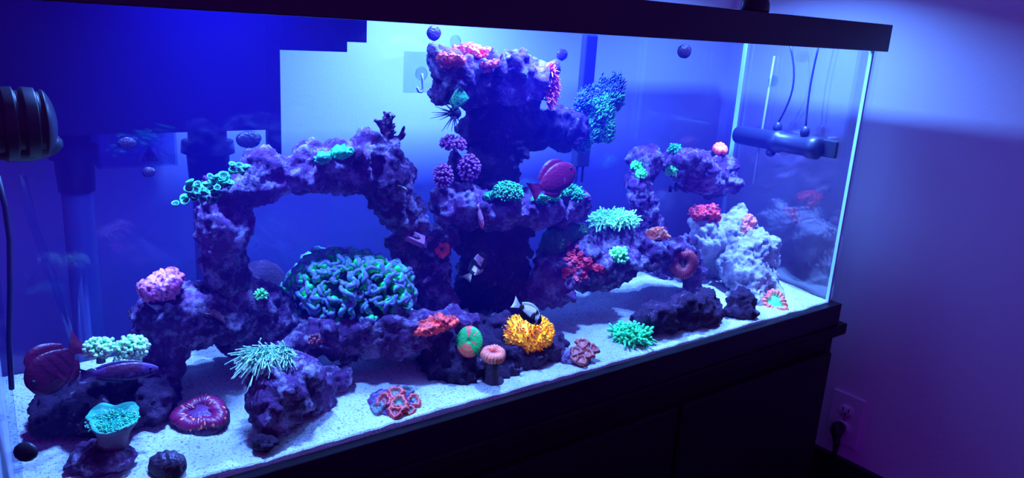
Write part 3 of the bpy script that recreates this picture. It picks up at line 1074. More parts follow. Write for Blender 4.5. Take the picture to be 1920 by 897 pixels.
F_ = [tuple(range(n))[::-1], tuple(range(n, 2 * n))] + [(k, (k + 1) % n, n + (k + 1) % n, n + k) for k in range(n)]
o = obj('slate_tile', V, F_, M['rockd'], smooth=False, origin=top.mean(0))
tag(o, 'thin dark slate tile under the pink boulder coral', 'stone')
shell_clam('clam_shell', 'maroon scallop-like shell with a pale edge on the dark overhanging rock', 396, 590, .15, 28, 16, (.42, .05, .10), (.45, .3, .5))
tuft('star_coral', 'tiny bright green polyp tuft on the dark rock beside the hammer coral', [(488, 549, 11, 9)], 50, 6, 2.0, (.1, .8, .3), (.3, 1.2, .5), (.05, .4, .2), bulb=1.2)
tuft('frogspawn_coral', 'pale mint frogspawn coral with two bubbly heads above the striped wrasse',
     [(185, 642, 24, 17, .12), (247, 640, 25, 17, .12), (240, 664, 20, 15, .118)], 150, 9, 3.2, (.15, .8, .5), (.75, 1.05, 1.1), (.03, .3, .2), stalk=(.2, .12, .3), fixed=True, bulb=1.35, bend=.2, segs=4, upmin=-.6, tipfrac=.5)

# teal cup on its stalk
p, _ = hit(205, 836, .085)
m = mpp(p)
t = thing('vase_coral', 'vase-shaped coral with a frilly teal top on a purple tile', 'coral', p)
pv = p + cf * 14 * m
prof = [(-2 * m, 26 * m), (3 * m, 30 * m), (8 * m, 26 * m), (26 * m, 29 * m), (44 * m, 38 * m), (58 * m, 46 * m), (62 * m, 45 * m), (58 * m, 34 * m), (54 * m, 5 * m)]
cc = [(.06, .02, .08)] * 2 + [(.22, .12, .3)] * 3 + [(.2, .25, .45), (.06, .5, .5), (.03, .4, .4), (.02, .35, .35)]
v, f, C = lathe(prof, pv, (0.03, -.16, 1), 48, cc)
th = np.arctan2(v[:, 1] - pv[1], v[:, 0] - pv[0])
hh = np.clip((v[:, 2] - p[2]) / (60 * m), 0, 1)
v[:, :2] = pv[:2] + (v[:, :2] - pv[:2]) * (1 + .07 * hh * np.sin(3 * th + 1) + .06 * hh * np.sin(5 * th) + .03 * hh * np.sin(30 * th))[:, None]
v[:, 2] += 4 * m * hh ** 2 * np.sin(4 * th)
obj('vase', v, f, M['polyp'], t, cols=C)
v, f, C = tentacle_mesh(pv + np.array([0, -.16 * 56 * m, 54 * m]), px_axes(pv, 40, 6), 260, 4 * m, 1.7 * m, (.02, .5, .4), (.2, .9, .9), upmin=0.0, bend=.5)
stuff(obj('tentacles', v, f, M['polyp'], t, cols=C))

donut('brain_coral', 'magenta ruffled ring brain coral on sand with orange specks', 380, 792, 50, .30, (.18, .01, .15), (.28, .014, .15), (.38, .014, .14), hgt=.34, wob=.10, lobes=44, tube_r=.32, ridge=.13, spots=(2.2, .6, .3), centre=(.16, .02, .2), ysq=.85, lift=.45)

# torch coral
tuft('torch_coral', 'pale green torch coral with long waving tentacles on the front rock', [(488, 662, 30, 14, .075), (522, 660, 26, 17, .075)], 320, 15, 1.4, (.1, .4, .35), (.7, .95, 1.2), (.05, .25, .25), bend=.5, droop=.9, segs=6, upmin=-.4, tipfrac=.6, jit=.3, sway=(-.7, -.2, 0), seat=.65)
tuft('button_polyp', 'small brown button polyp cluster on the ledge under the hammer coral', [(590, 636, 14, 10)], 60, 5, 2.4, (.3, .05, .12), (.55, .12, .2), (.2, .03, .1), bulb=1.3, seat=.95)
patch('encrusting_coral', 'salmon red encrusting coral on the end of the ledge', [(800, 612, 26, 12), (822, 603, 22, 10), (842, 604, 14, 9), (785, 618, 12, 8)], (1.9, .16, .13), (.8, .06, .10), y=.12, cs=160, amp=.003, amp2=.003, thr=-.1)

def acan(name, label, heads, foot, cols, ring, y=None):
    """Cluster of fleshy rings on a rough disc of rock."""
    px, py, rx = foot
    p, n = hit(px, py, y)
    m = mpp(p)
    t = thing(name, label, 'coral', p)
    p = off_glass(p, rx * m * .9)
    pc = p + cf * rx * m * .35
    prof = [(-.004, rx * m * .9), (4 * m, rx * m), (11 * m, rx * m * .93), (19 * m, rx * m * .72), (25 * m, rx * m * .4), (27 * m, .001)]
    v, f, C = lathe(prof, pc, (0, 0, 1), 36, [(.09, .03, .14)] * 6)
    v = v + (.003 * fbm(v * 110, 3))[:, None] * np.array([1, 1, .8])
    obj('stony_base', v, f, M['rock'], t)
    bt = BVHTree.FromPolygons([tuple(q) for q in v], f)
    for i, (hx, hy, hr) in enumerate(heads):
        r_ = ray(hx, hy)
        r_ = r_ / np.linalg.norm(r_)
        hb = bt.ray_cast(Vector(CAM), Vector(r_))
        q = np.array(hb[0]) - r_ * hr * m * .12 if hb[0] is not None else CAM + r_ * (((pc - CAM) @ cf) / (r_ @ cf))
        up = np.array([0, 0, .75]) - cf * .65 + cr * (hx - px) / rx * .4
        up /= np.linalg.norm(up)
        s, u, d = frame_of(up)
        nu, nv = 40, 10
        V, C = [], []
        co, ci = cols[i % len(cols)]
        for a in range(nu):
            th = 2 * math.pi * a / nu
            w_ = 1 + .14 * math.sin(3 * th + i) + .07 * math.sin(7 * th + 2 * i) + .05 * math.sin(11 * th)
            for b in range(nv + 1):
                s_ = b / nv
                hh = hr * m * (.34 * math.exp(-((s_ - .66) / .26) ** 2) + .10 * math.exp(-(s_ / .2) ** 2) - .9 * max(0, s_ - .82))
                V.append(q + (s * math.cos(th) + u * math.sin(th)) * hr * m * s_ * w_ + d * hh)
                k = min(1.0, max(0.0, (s_ - .35) / .25))
                cc = np.asarray(ci) * (1 - k) + np.asarray(co) * k
                C.append(cc * (.75 + .25 * math.cos(th * 16) * (s_ > .3)))
        F_ = []
        for a in range(nu):
            a2 = (a + 1) % nu
            for b in range(nv):
                F_.append((a * (nv + 1) + b, a * (nv + 1) + b + 1, a2 * (nv + 1) + b + 1, a2 * (nv + 1) + b))
        # close the back so every head is a solid cushion
        bi = len(V)
        V.append(q - d * hr * m * .5)
        C.append(np.asarray(co))
        for a in range(nu):
            F_.append((a * (nv + 1) + nv, bi, ((a + 1) % nu) * (nv + 1) + nv))
        obj('polyp', V, F_, M['polyp'], t, cols=C)
    return t
acan('moon_coral', 'cluster of orange and grey-blue fleshy rings on a round rock disc', [(742, 738, 17), (762, 735, 14), (720, 752, 18), (748, 758, 20), (775, 752, 16), (708, 766, 15), (742, 772, 17), (768, 770, 12)], (745, 778, 52),
     [((1.2, .12, .16), (.2, .25, .4)), ((.25, .2, .4), (.15, .25, .4)), ((1.0, .09, .16), (.4, .06, .14)), ((1.1, .13, .18), (.08, .3, .4))], 1, y=.03)

# two-coloured disc coral
p, n_ = hit(880, 642, .07)
p = at(880, 641, .062)
m = mpp(p)
up = -cf * .93 + np.array([0, 0, .30]) - cr * .12
up /= np.linalg.norm(up)
t = thing('disc_coral', 'round green disc coral with salmon sectors facing out from the rock', 'coral', p)
s, u = cr - up * (cr @ up), None
s /= np.linalg.norm(s)
u = np.cross(up, s)
V, C, F_ = [], [], []
nu, nv = 96, 16
for a in range(nu):
    th = 2 * math.pi * a / nu
    for b in range(nv + 1):
        s_ = b / nv
        hh = m * (9 * math.sqrt(max(0, 1 - s_ ** 3)) - 2.5 * math.exp(-(s_ / .12) ** 2) + .4 * math.sin(th * 30) * s_)
        V.append(p + s * math.cos(th) * 25 * m * s_ + u * math.sin(th) * 30 * m * s_ + up * hh)
        ang = math.degrees(th) % 360
        red = (76 < ang < 104 and s_ > .3) or (205 < ang < 300 and s_ > .22) or (38 < ang < 48 and .4 < s_ < .9) or (330 < ang < 345 and .2 < s_ < .6)
        if red and 205 < ang < 300 and (b % 4 == 1):
            red = False
        cc = np.array((1.7, .16, .14)) if red else np.array((.03, .62, .17))
        C.append(cc * (.85 + .15 * math.cos(th * 36)))
for a in range(nu):
    a2 = (a + 1) % nu
    for b in range(nv):
        F_.append((a * (nv + 1) + b, a * (nv + 1) + b + 1, a2 * (nv + 1) + b + 1, a2 * (nv + 1) + b))
obj('polyp', V, F_, M['polyp'], t, cols=C)
v, f, C = lathe([(-30 * m, 14 * m), (-14 * m, 20 * m), (-4 * m, 22 * m), (2 * m, 23 * m)], p, up, 24, [(.05, .02, .08)] * 4)
obj('stony_base', v, f, M['polyps'], t, cols=C)

# yellow coral
p = at(990, 625, .075)
m = mpp(p)
t = thing('leather_coral', 'bright yellow leather coral dome bristling with brown-tipped polyps', 'coral', p - np.array([0, 0, 28 * m]))
up = np.array([0, 0, .62]) - cf * .75
ya = px_axes(p, 46, 26, 36, up=up)
v, f = ellipsoid(p, *ya, nu=40, nv=24, bump=.10)
obj('flesh', v, f, M['polyps'], t, cols=np.tile((2.6, 1.1, .02), (len(v), 1)))
v, f, C = tentacle_mesh(p, ya, 380, 4.6 * m, 1.9 * m, (2.6, 1.1, .02), (.7, .2, .03), upmin=-.35, jit=.2, bend=.15, droop=.0, tipfrac=.3, sides=5)
stuff(obj('polyps', v, f, M['polyp'], t, cols=C))

donut('trumpet_coral', 'peach ring polyp on a dark column with a wide rock foot', 947, 738, 24, .22, (1.0, .16, .2), (1.3, .3, .3), (1.5, .32, .28), lobes=22, hgt=.5, wob=.05, y=.04, stalk=62, tube_r=.42, centre=(.25, .1, .3), base=(.07, .03, .12), lift=.35)
acan('lobed_coral', 'dusky pink bubbly lobed coral on a dark stone by the front glass', [(1092, 645, 14), (1080, 660, 13), (1100, 664, 15), (1113, 655, 12), (1090, 676, 13), (1078, 672, 9)], (1094, 690, 32),
     [((.75, .14, .2), (.7, .16, .22)), ((.6, .14, .22), (.65, .12, .18))], 1, y=.025)
tuft('long_tentacle_coral', 'glowing teal plate coral with short tentacles lying on sand', [(1200, 632, 42, 19, .055)], 260, 10, 2.6, (.02, .5, .25), (.08, .95, .5), (.02, .4, .22), upmin=.02, bend=.5, droop=.15, jit=.4, seat=.62)

# ------------------------------------------------------------------ corals of the right half
donut('brain_coral', 'red and cyan fleshy ring coral on sand before the white boulder', 1449, 572, 25, .75, (.1, .9, .7), (.9, .12, .25), (1.5, .06, .10), lobes=17, hgt=.5, wob=.14, y=.05, centre=(.15, 1.2, 1.0), tube_r=.27, ridge=.14, lift=.4, spots=(.1, .8, .6))
tuft('anemone', 'brilliant white-cyan anemone spreading over the slab rock', [(1135, 402, 26, 15, .16), (1165, 400, 30, 16, .16)], 420, 10, 1.6, (.35, 1.1, .8), (.7, 1.4, 1.2), (.25, 1.0, .5), upmin=-.25, droop=.5, bend=.35, jit=.3, stalk=(.05, .02, .08))
tuft('star_coral', 'small mint green polyp cluster on the slab rock below the bright anemone', [(1160, 470, 14, 17, .14)], 80, 7, 2.6, (.1, .8, .35), (.4, 1.1, .6), (.05, .4, .2), bulb=1.3, upmin=-.6)
patch('encrusting_coral', 'dull blue-teal crust coral covering the slab slope above the crimson polyps', [(1045, 445, 26, 18), (1072, 435, 24, 14), (1088, 430, 12, 11), (1035, 465, 22, 14)], (.05, .28, .16), (.06, .18, .14), y=.17, cs=200, amp=.0015, amp2=.002)
def zoas(name, label, cells, c_out, c_in, y=None):
    p0 = hit(cells[0][0], cells[0][1], y)[0]
    t = thing(name, label, 'coral', p0)
    for (px, py, r) in cells:
        p, n = hit(px, py, y)
        m = mpp(p)
        up = n * .6 + np.array([0, 0, .5]) - cf * .3
        rr = r * m
        v, f, C = lathe([(-rr * .6, rr * .5), (rr * .3, rr * .6), (rr * .6, rr), (rr * .75, rr * .9), (rr * .45, rr * .45), (rr * .5, rr * .02)], p, up, 9, [c_out, c_out, c_out, c_out, c_in, c_in])
        obj('polyp', v, f, M['polyp'], t, cols=C)
    return t
cells = []
for i in range(85):
    u = rng.uniform(0, 1)
    cells.append((1052 + 76 * u + rng.normal(0, 4), 472 + 34 * u + rng.normal(0, 11) * (1.15 - u), rng.uniform(3.6, 5.4)))
for i in range(25):
    cells.append((1055 + rng.uniform(0, 45), 505 + rng.uniform(0, 22), rng.uniform(3.5, 4.6)))
zoas('zoanthid_colony', 'colony of crimson button polyps on the face of the slab rock', cells, (1.25, .06, .12), (.5, .03, .12), y=.16)
donut('brain_coral', 'dark maroon heart-shaped folded coral on the slab end by the pale rocks', 1280, 492, 28, 1.25, (.22, .02, .06), (.55, .05, .10), (.42, .05, .10), lobes=40, hgt=.45, heart=True, wob=.02, y=.13, tube_r=.42, centre=(.1, .25, .2), lift=.1)
patch('encrusting_coral', 'orange and cream crust coral on the crest of the slab', [ell(1225, 440, .165, 14, 8), ell(1240, 443, .165, 11, 8), ell(1229, 434, .165, 8, 6)], (1.6, .3, .15), (.9, .6, .5), y=.17, cs=120, thr=.1)
donut('plate_coral', 'dark violet bowl coral on the slab beside the heart-shaped coral', 1220, 490, 20, .9, (.08, .03, .12), (.12, .05, .16), (.2, .08, .25), lobes=20, hgt=.35, y=.14, lift=.35)
patch('bush_coral', 'crimson bushy coral crowning the whitish leaning rock', [(1325, 396, 22, 14), (1310, 398, 14, 12), (1335, 404, 14, 12)], (1.2, .05, .10), (.35, .02, .10), y=.2, amp=.005, freq=90, cs=150)
patch('finger_coral', 'pink knobbed coral between the two pale boulders', [(1402, 408, 9, 9), (1396, 428, 10, 14), (1410, 420, 7, 8)], (1.0, .2, .25), (.5, .15, .25), y=.17, cs=90)
for (px, py, lab, c) in ((1194, 305, 'upper of two tiny neon green polyps on the hazy plateau rock', (.15, 1.1, .3)), (1202, 320, 'lower of two tiny neon green polyps on the hazy plateau rock', (.15, 1.0, .3)), (1259, 313, 'single neon mint polyp amid the hazy plateau rock', (.25, 1.2, .5))):
    tuft('star_coral', lab, [(px, py, 9 if px < 1240 else 11, 8 if px < 1240 else 11, .235)], 55, 4, 2.2, c, tuple(q * 1.15 for q in c), tuple(q * .6 for q in c), upmin=-.8, bulb=1.2)
tuft('star_coral', 'dim teal polyp tuft on the crest of the hazy plateau rock', [(1265, 274, 11, 9, .245)], 60, 5, 2.2, (.03, .4, .25), (.05, .5, .3), (.02, .3, .2), upmin=-.4)
donut('mushroom_coral', 'glowing red and white cup coral on top of the hazy plateau rock', 1348, 285, 14, .6, (1.2, 1.0, .5), (2.4, .14, .12), (2.0, .25, .2), lobes=10, hgt=.6, y=.24, centre=(1.4, 1.1, .6), lift=.6, tube_r=.4)
patch('snail_shell', 'tiny white snail shell on the hazy plateau rock', [(1211, 327, 4, 7)], (.8, 1.0, .6), (.7, .9, .6), cat='shell', y=.235, amp=.0004, amp2=0)

# ------------------------------------------------------------------ corals on the pillar
patch('encrusting_coral', 'rosy red crust coral over the top of the pillar', [(845, 110, 22, 12), (872, 97, 26, 11), (900, 103, 26, 14), (915, 118, 20, 12)], (1.5, .14, .2), (.55, .06, .2), y=.17, cs=110, amp=.004)
for (px, py, hgt, lab) in ((925, 120, 32, 'upright pointed purple shell beside the red crust on the pillar top'), (946, 134, 30, 'stubby pointed purple shell next to the upright shell on the pillar top')):
    p = at(px, py - 4, .155)
    m = mpp(p)
    v, f, C = lathe([(-9 * m, 14 * m), (-4 * m, 14 * m), (4 * m, 13 * m), (8 * m, 11.5 * m), (12 * m, 10.5 * m), (16 * m, 8 * m), (20 * m, 6.5 * m), (25 * m, 3 * m), (hgt * m, .4 * m)], p + cf * 8 * m, (-.12, 0, 1), 14, [(.14, .06, .2)] * 9)
    o = obj('snail_shell', v, f, M['polyps'], cols=C, origin=p)
    tag(o, lab, 'shell')
# orange spiky coral on the right face of the cap
t = None
for k, (px, py) in enumerate([(1030, 132), (1034, 145), (1034, 158), (1033, 170), (1030, 182), (1026, 190)]):
    p = at(px, py, .155)
    m = mpp(p)
    if t is None:
        t = thing('spiny_coral', 'fringe of orange pointed polyps on the edge of the pillar top', 'coral', p)
    v, f, C = tentacle_mesh(p, px_axes(p, 7, 7, up=cr * .9 + np.array([0, 0, .3])), 34, 12 * m, 1.9 * m, (.8, .08, .16), (2.0, .32, .22), upmin=-.1, bulb=.3, jit=.3, bend=.1)
    stuff(obj('polyps', v, f, M['polyp'], t, cols=C))
# big green leaf with hair
lp = [(1078, 282), (1066, 262), (1078, 235), (1080, 210), (1070, 195), (1072, 178), (1092, 176), (1104, 165), (1122, 158), (1138, 142), (1152, 138), (1166, 150), (1170, 170), (1166, 195), (1152, 220), (1140, 245), (1126, 262), (1104, 272), (1094, 284)]
t = thing('star_polyp_coral', 'large upright lobe of green star polyps hanging off the pillar arm', 'coral', at(1084, 270, .2))
ex = []
for (px, py, rx, rz) in ((1088, 266, 15, 16), (1096, 240, 18, 22), (1104, 212, 24, 26), (1122, 195, 30, 28), (1142, 175, 25, 28), (1152, 158, 14, 18), (1090, 192, 14, 14), (1126, 232, 22, 26), (1108, 255, 22, 16)):
    ex.append(ell(px, py, .205, rx, rz, 9))
V, Q = sdf_mesh(ex, .0028, k=.004, amp=.003, freq=60, amp2=.0012, freq2=240)
obj('flesh', V, Q.tolist(), M['polyps'], t, cols=np.tile((.03, .07, .16), (len(V), 1)))
Nn = vnormals(V, Q)
face = (Nn @ cf) < -.25
cand = np.flatnonzero(face)
u_ = (V - CAM) @ cr / ((V - CAM) @ cf) * FPX + 960
w_ = 448.5 - (V - CAM) @ cu / ((V - CAM) @ cf) * FPX
parts = []
for i in rng.choice(cand, 1700):
    L = mpp(V[i]) * rng.uniform(4, 7.5)
    d = Nn[i] * .55 + cu * .55 + cr * .35 + rng.normal(0, .2, 3)
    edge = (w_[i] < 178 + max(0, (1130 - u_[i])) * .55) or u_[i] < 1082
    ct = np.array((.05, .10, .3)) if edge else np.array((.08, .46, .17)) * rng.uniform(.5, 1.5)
    t_ = np.linspace(0, 1, 3)
    parts.append(tube(V[i] + d * t_[:, None] * L, np.array([1.5, 1.2, .7]) * mpp(V[i]), 4, [ct * .4, ct * .8, ct]))
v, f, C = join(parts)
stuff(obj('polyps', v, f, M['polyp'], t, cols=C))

tuft('star_polyp_coral', 'dark-based dome of green star polyps on the pillar shelf', [(952, 346, 33, 24, .175)], 420, 5, 1.5, (.02, .18, .12), (.12, .85, .4), (.02, .10, .09), upmin=-.35, jit=.3, bulb=1.2)
patch('encrusting_coral', 'flat little green crust on the shelf before the star polyp dome', [(926, 368, 14, 5), (918, 370, 8, 4)], (.03, .55, .22), (.02, .3, .18), y=.17, amp=.001, cs=200)
tuft('star_polyp_coral', 'long mat of green star polyps along the shelf edge under the maroon fish', [(1012, 370, 14, 7, .16), (1035, 366, 14, 8, .165), (1052, 355, 14, 9, .17)], 150, 5, 1.6, (.02, .4, .18), (.06, .75, .3), (.02, .4, .18), upmin=-.3)
tuft('star_polyp_coral', 'ragged teal polyp clump on the pillar shelf behind the maroon fish head', [(1068, 350, 20, 9, .175), (1082, 360, 9, 12, .175)], 120, 6, 1.8, (.02, .35, .2), (.05, .65, .35), (.02, .3, .2), upmin=-.4)
def knobs(name, label, px, py, rx, rz, y, c1, c2):
    p = at(px, py, y)
    m = mpp(p)
    t = thing(name, label, 'coral', p - np.array([0, 0, rz * m]))
    axs = px_axes(p, rx * .85, rz * .85)
    v, f = ellipsoid(p, *axs, bump=.08)
    obj('flesh', v, f, M['polyps'], t, cols=np.tile(np.asarray(c1) * .4, (len(v), 1)))
    v, f, C = tentacle_mesh(p, axs, 110, 5 * m, 2.6 * m, np.asarray(c1) * .6, c2, upmin=-.9, bulb=1.15, jit=.25, bend=.1, tipfrac=.6)
    stuff(obj('knobs', v, f, M['polyps'], t, cols=C))
    return t
knobs('knob_coral', 'flat lilac knobbly coral jutting from the pillar above the other two', 849, 268, 24, 12, .18, (.4, .08, .5), (.7, .17, .85))
knobs('knob_coral', 'upright lilac knobbly coral ball beside the pillar shelf', 880, 314, 19, 24, .165, (.4, .08, .5), (.7, .17, .85))
knobs('knob_coral', 'drooping lilac knobbly coral lobe hanging past the pillar shelf end', 831, 330, 16, 22, .17, (.4, .08, .5), (.7, .17, .85))
donut('mushroom_coral', 'salmon ring coral with a green centre at the pillar foot', 829, 470, 15, 1.0, (.1, .35, .2), (1.9, .15, .14), (1.7, .13, .14), lobes=12, hgt=.6, wob=.14, y=.19, centre=(.05, .4, .2), lift=.3, tube_r=.42)
# square frag plug
p = at(778, 447, .156)
m = mpp(p)
t = thing('frag_plug', 'square pink coral frag tile on the stepped rock pile by the pillar', 'coral', p)
ux, uy, uz = px_axes(p, 18, 5, 12, up=np.array([.15, -.55, .8]))
cube = []
for sx, sy, sz in ((-1, -1, -1), (-1, -1, 1), (-1, 1, -1), (-1, 1, 1), (1, -1, -1), (1, -1, 1), (1, 1, -1), (1, 1, 1)):
    cube.append(p + ux * sx + uy * sy + uz * sz)
_, f = box(0, 1, 0, 1, 0, 1)
obj('tile', cube, f, M['polyps'], t, cols=np.tile((.5, .1, .5), (8, 1)), smooth=False)
v, f = ellipsoid(p + uz * .9 - ux * .1, ux * .6, uy * .6, uz * .9, bump=.2)
obj('growth', v, f, M['polyps'], t, cols=np.tile((.12, .05, .16), (len(v), 1)))

# ------------------------------------------------------------------ urchin and its plate
p = at(853, 212, .165)
m = mpp(p)
t = thing('sea_urchin', 'black sea urchin with long needle spines clinging to the pillar', 'urchin', p)
v, f = ellipsoid(p, cr * 12 * m, cf * 10 * m, cu * 12 * m, bump=.08)
obj('body', v, f, M['black'], t)
for (ex_, ey_) in ((822, 184), (816, 200), (809, 211), (807, 222), (814, 216), (824, 225), (828, 247), (834, 238), (846, 247), (852, 248), (858, 247), (838, 242), (866, 238), (826, 206), (842, 180)):
    q = at(ex_, ey_, .15 + rng.uniform(-.015, .02))
    v, f, _ = tube([p, p * .5 + q * .5, q], [1.7 * m, 1.2 * m, .35 * m], 5)
    obj('spine', v, f, M['black'], t)
pts = [(842, 190), (852, 172), (863, 161), (872, 172), (880, 184), (872, 194), (860, 202), (850, 206)]
leaf_plate('leaf_coral', 'teal diamond-shaped leaf coral above the black urchin', pts, .16, 4, (.03, .3, .18), (.08, .6, .32))

# ------------------------------------------------------------------ fish
def fish(name, label, head, tail, hpx, colfn, thick=.32, fins=None, fincol=(.1, .02, .05), prof_pow=.75, tailw=.8, taill=.22, cat='fish', dorsal=.22, roll=0.0, bend=0.0, eye=(.01, .01, .02), bodymat='polyp'):
    a, b = at(*head), at(*tail)
    ax = a - b
    L = np.linalg.norm(ax)
    ax = ax / L
    up = cu - ax * (cu @ ax)
    up /= np.linalg.norm(up)
    if up[2] < 0:
        up = -up
    side = np.cross(ax, up)
    m = mpp((a + b) / 2)
    H = hpx * m / 2
    t = thing(name, label, cat, (a + b) / 2 - up * H)
    Lb = L * (1 - taill)
    def spine(u):
        return a - ax * (u * Lb) + side * (bend * L * (u - .5) ** 2 * 2) + up * 0
    def hh(u):
        base = math.sin(math.pi * min(1, (u * .93 + .02)) ** prof_pow) ** .72 if u < 1 else 0
        return H * max(base, .20 if u > .5 else .04)
    nu, nv = 44, 22
    V, C = [], []
    for i in range(nu + 1):
        u = i / nu
        h = hh(u)
        for j in range(nv):
            ph = 2 * math.pi * j / nv
            V.append(spine(u) + up * h * math.sin(ph) + side * h * thick * math.cos(ph) * (1.0 - .35 * u))
            C.append(colfn(u, math.sin(ph)))
    F_ = []
    for i in range(nu):
        for j in range(nv):
            j2 = (j + 1) % nv
            F_.append((i * nv + j, i * nv + j2, (i + 1) * nv + j2, (i + 1) * nv + j))
    F_ += [tuple(range(nv))[::-1], tuple(nu * nv + j for j in range(nv))]
    obj('body', V, F_, M[bodymat], t, cols=C)
    def fin(nm, line, c):
        """line: (inner point, outer point) pairs; a membrane about a millimetre thick."""
        V, F_ = [], []
        th = side * .0006
        for (q, r_) in line:
            for s in (-1, 1):
                V += [q + th * s, q * .5 + r_ * .5 + th * .7 * s, r_ + th * .2 * s]
        n = len(line)
        for i in range(n - 1):
            for s in (0, 1):
                for k in (0, 1):
                    o_ = i * 6 + s * 3 + k
                    F_.append((o_, o_ + 1, o_ + 7, o_ + 6) if s else (o_, o_ + 6, o_ + 7, o_ + 1))
            F_.append((i * 6 + 2, i * 6 + 8, i * 6 + 11, i * 6 + 5))
        obj(nm, V, F_, M[bodymat], t, cols=np.tile(np.asarray(c, float), (len(V), 1)))
    fc = fincol if isinstance(fincol, dict) else {}
    dc = fc.get('dorsal', fincol if not fc else None)
    uu = np.linspace(.22, .92, 14)
    fin('dorsal_fin', [(spine(u) + up * hh(u) * .9, spine(u + .05) + up * (hh(u) + H * dorsal * 2 * math.sin(math.pi * (.12 + .8 * (u - .22) / .7)) ** .5)) for u in uu], fc.get('dorsal', fincol) if fc else fincol)
    uu = np.linspace(.55, .92, 9)
    fin('anal_fin', [(spine(u) - up * hh(u) * .9, spine(u + .05) - up * (hh(u) + H * dorsal * 1.6 * math.sin(math.pi * (.12 + .8 * (u - .55) / .37)) ** .5)) for u in uu], fc.get('anal', fincol) if fc else fincol)
    e = spine(.985)
    ang = np.linspace(-1, 1, 9)
    fin('tail_fin', [(e + up * hh(1) * .9 * q, e - ax * L * taill * (1.05 - .12 * (1 - q * q)) + up * H * tailw * q + side * (bend * L * .3)) for q in ang], fc.get('tail', fincol) if fc else fincol)
    pc = spine(.36) - up * hh(.36) * .25
    sgn = -1 if side @ cf > 0 else 1
    sd = side * sgn
    fin('pectoral_fin', [(pc + sd * hh(.36) * thick * .9 + up * H * .12 * q, pc + sd * (hh(.36) * thick + H * .25) - ax * L * .13 + up * H * (.28 * q - .15)) for q in ang[::2]], fc.get('pectoral', fincol) if fc else fincol)
    for s in (-1, 1):
        q = spine(.13) + up * hh(.13) * .25 + side * s * hh(.13) * thick * .9
        v, f = ellipsoid(q, ax * H * .13, side * H * .07, up * H * .13, nu=10, nv=6)
        obj('eye', v, f, M[bodymat], t, cols=np.tile(np.asarray(eye, float), (len(v), 1)))
    return t

fish('angelfish', 'maroon deep-bodied fish hovering over the green mat on the pillar shelf', (1078, 316, .12), (994, 362, .125), 52, lambda u, s: (.17 + .04 * s, .005, .05), thick=.3, fincol=(.16, .005, .05), prof_pow=.8)
fish('angelfish', 'dark red deep-bodied fish with faint bars diving beside the frogspawn coral', (56, 732, .12), (156, 640, .14), 78, lambda u, s: (np.array((.10, .004, .05)) * (.45 if (math.sin(u * 34) > .75 and abs(s) < .75 and u > .25) else 1)), thick=.25, fincol=(.13, .006, .06))
fish('wrasse', 'slim violet wrasse with a brown back above the low lumpy rock', (297, 692, .082), (148, 704, .092), 34, lambda u, s: ((.12, .025, .12) if (s > -.1 and .25 < u < .8) else ((.06, .02, .16) if (s < -.2 and math.sin(u * 60) > .3 and u < .7) else (.13, .04, .3))), thick=.45, fincol=(.08, .025, .2), prof_pow=.85, tailw=.7, taill=.16, dorsal=.14)
def clown(u, s):
    w_ = vnoise(np.array([[u * 5, s * 1.6, 4.2]]))[0] * .12
    if u < .2:
        return (.02, .015, .02)
    if u < .32 + w_:
        return (1.1, .85, 1.3)
    if u < .48 + w_ or (s < -.55 + w_ * 3):
        return (.02, .015, .02)
    if u < .84 + w_:
        return (1.1, .85, 1.3)
    return (.03, .02, .03)
fish('clownfish', 'black and white clownfish resting on the yellow leather coral', (1014, 604, .055), (962, 566, .06), 30, clown, thick=.42, fincol=dict(dorsal=(.5, .42, .45), anal=(.03, .02, .03), tail=(.9, .7, 1.1), pectoral=(.03, .02, .03)), bodymat='polyp', dorsal=.18)
def clown2(u, s):
    w_ = vnoise(np.array([[u * 6, s * 1.6, 9.2]]))[0] * .1
    if u < .16:
        return (.02, .015, .02)
    if u < .45 + w_ and s > -.4:
        return (1.3, 1.0, 1.6)
    if u < .6 + w_:
        return (.02, .015, .02)
    if u < .85 and s < .4:
        return (1.3, 1.0, 1.6)
    return (.02, .015, .02)
fish('clownfish', 'black and white clownfish swimming before the dark pillar', (910, 476, .13), (878, 524, .14), 26, clown2, thick=.42, fincol=dict(dorsal=(.03, .02, .03), anal=(.5, .42, .45), tail=(.45, .38, .42), pectoral=(.3, .25, .3)), bend=.35, dorsal=.2)
fish('basslet', 'tiny magenta and violet basslet under the pillar shelf', (905, 428, .13), (896, 382, .13), 17, lambda u, s: (.8, .12, .35) if u < .35 else (.5, .15, .4), thick=.5, fincol=(.4, .12, .35))

# ------------------------------------------------------------------ equipment
# circulation pump on the end pane
XE = GX1 - GT
z0 = 0.333
t = thing('circulation_pump', 'black horizontal tube circulation pump on the end pane with two cable stubs', 'pump', (XE - .02, .17, z0 - .02))
ya_, yb_ = .262, .075
xc = XE - .026
v, f, _ = lathe([(0, .008), (.003, .016), (.008, .0185), (.085, .0185), (.088, .022), (.105, .022), (.108, .0185), (.165, .0185), (.168, .021), (.187, .021), (.19, .014)], (xc, ya_, z0), (0, -1, 0), 28)
obj('motor_tube', v, f, M['black'], t)
for yy in (.168, .108):
    v, f = ellipsoid((xc, yy, z0 + .026), np.array([.009, 0, 0]), np.array([0, .009, 0]), np.array([0, 0, .012]), bump=.03)
    obj('suction_knob', v, f, M['black'], t)
v, f = box(XE - .010, XE - .0006, .05, .20, z0 - .016, z0 + .016, .002)
obj('magnet_mount', v, f, M['black'], t, smooth=False)
v, f = ellipsoid((xc, .175, z0 - .024), np.array([.010, 0, 0]), np.array([0, .010, 0]), np.array([0, 0, .008]))
obj('nozzle', v, f, M['black'], t)
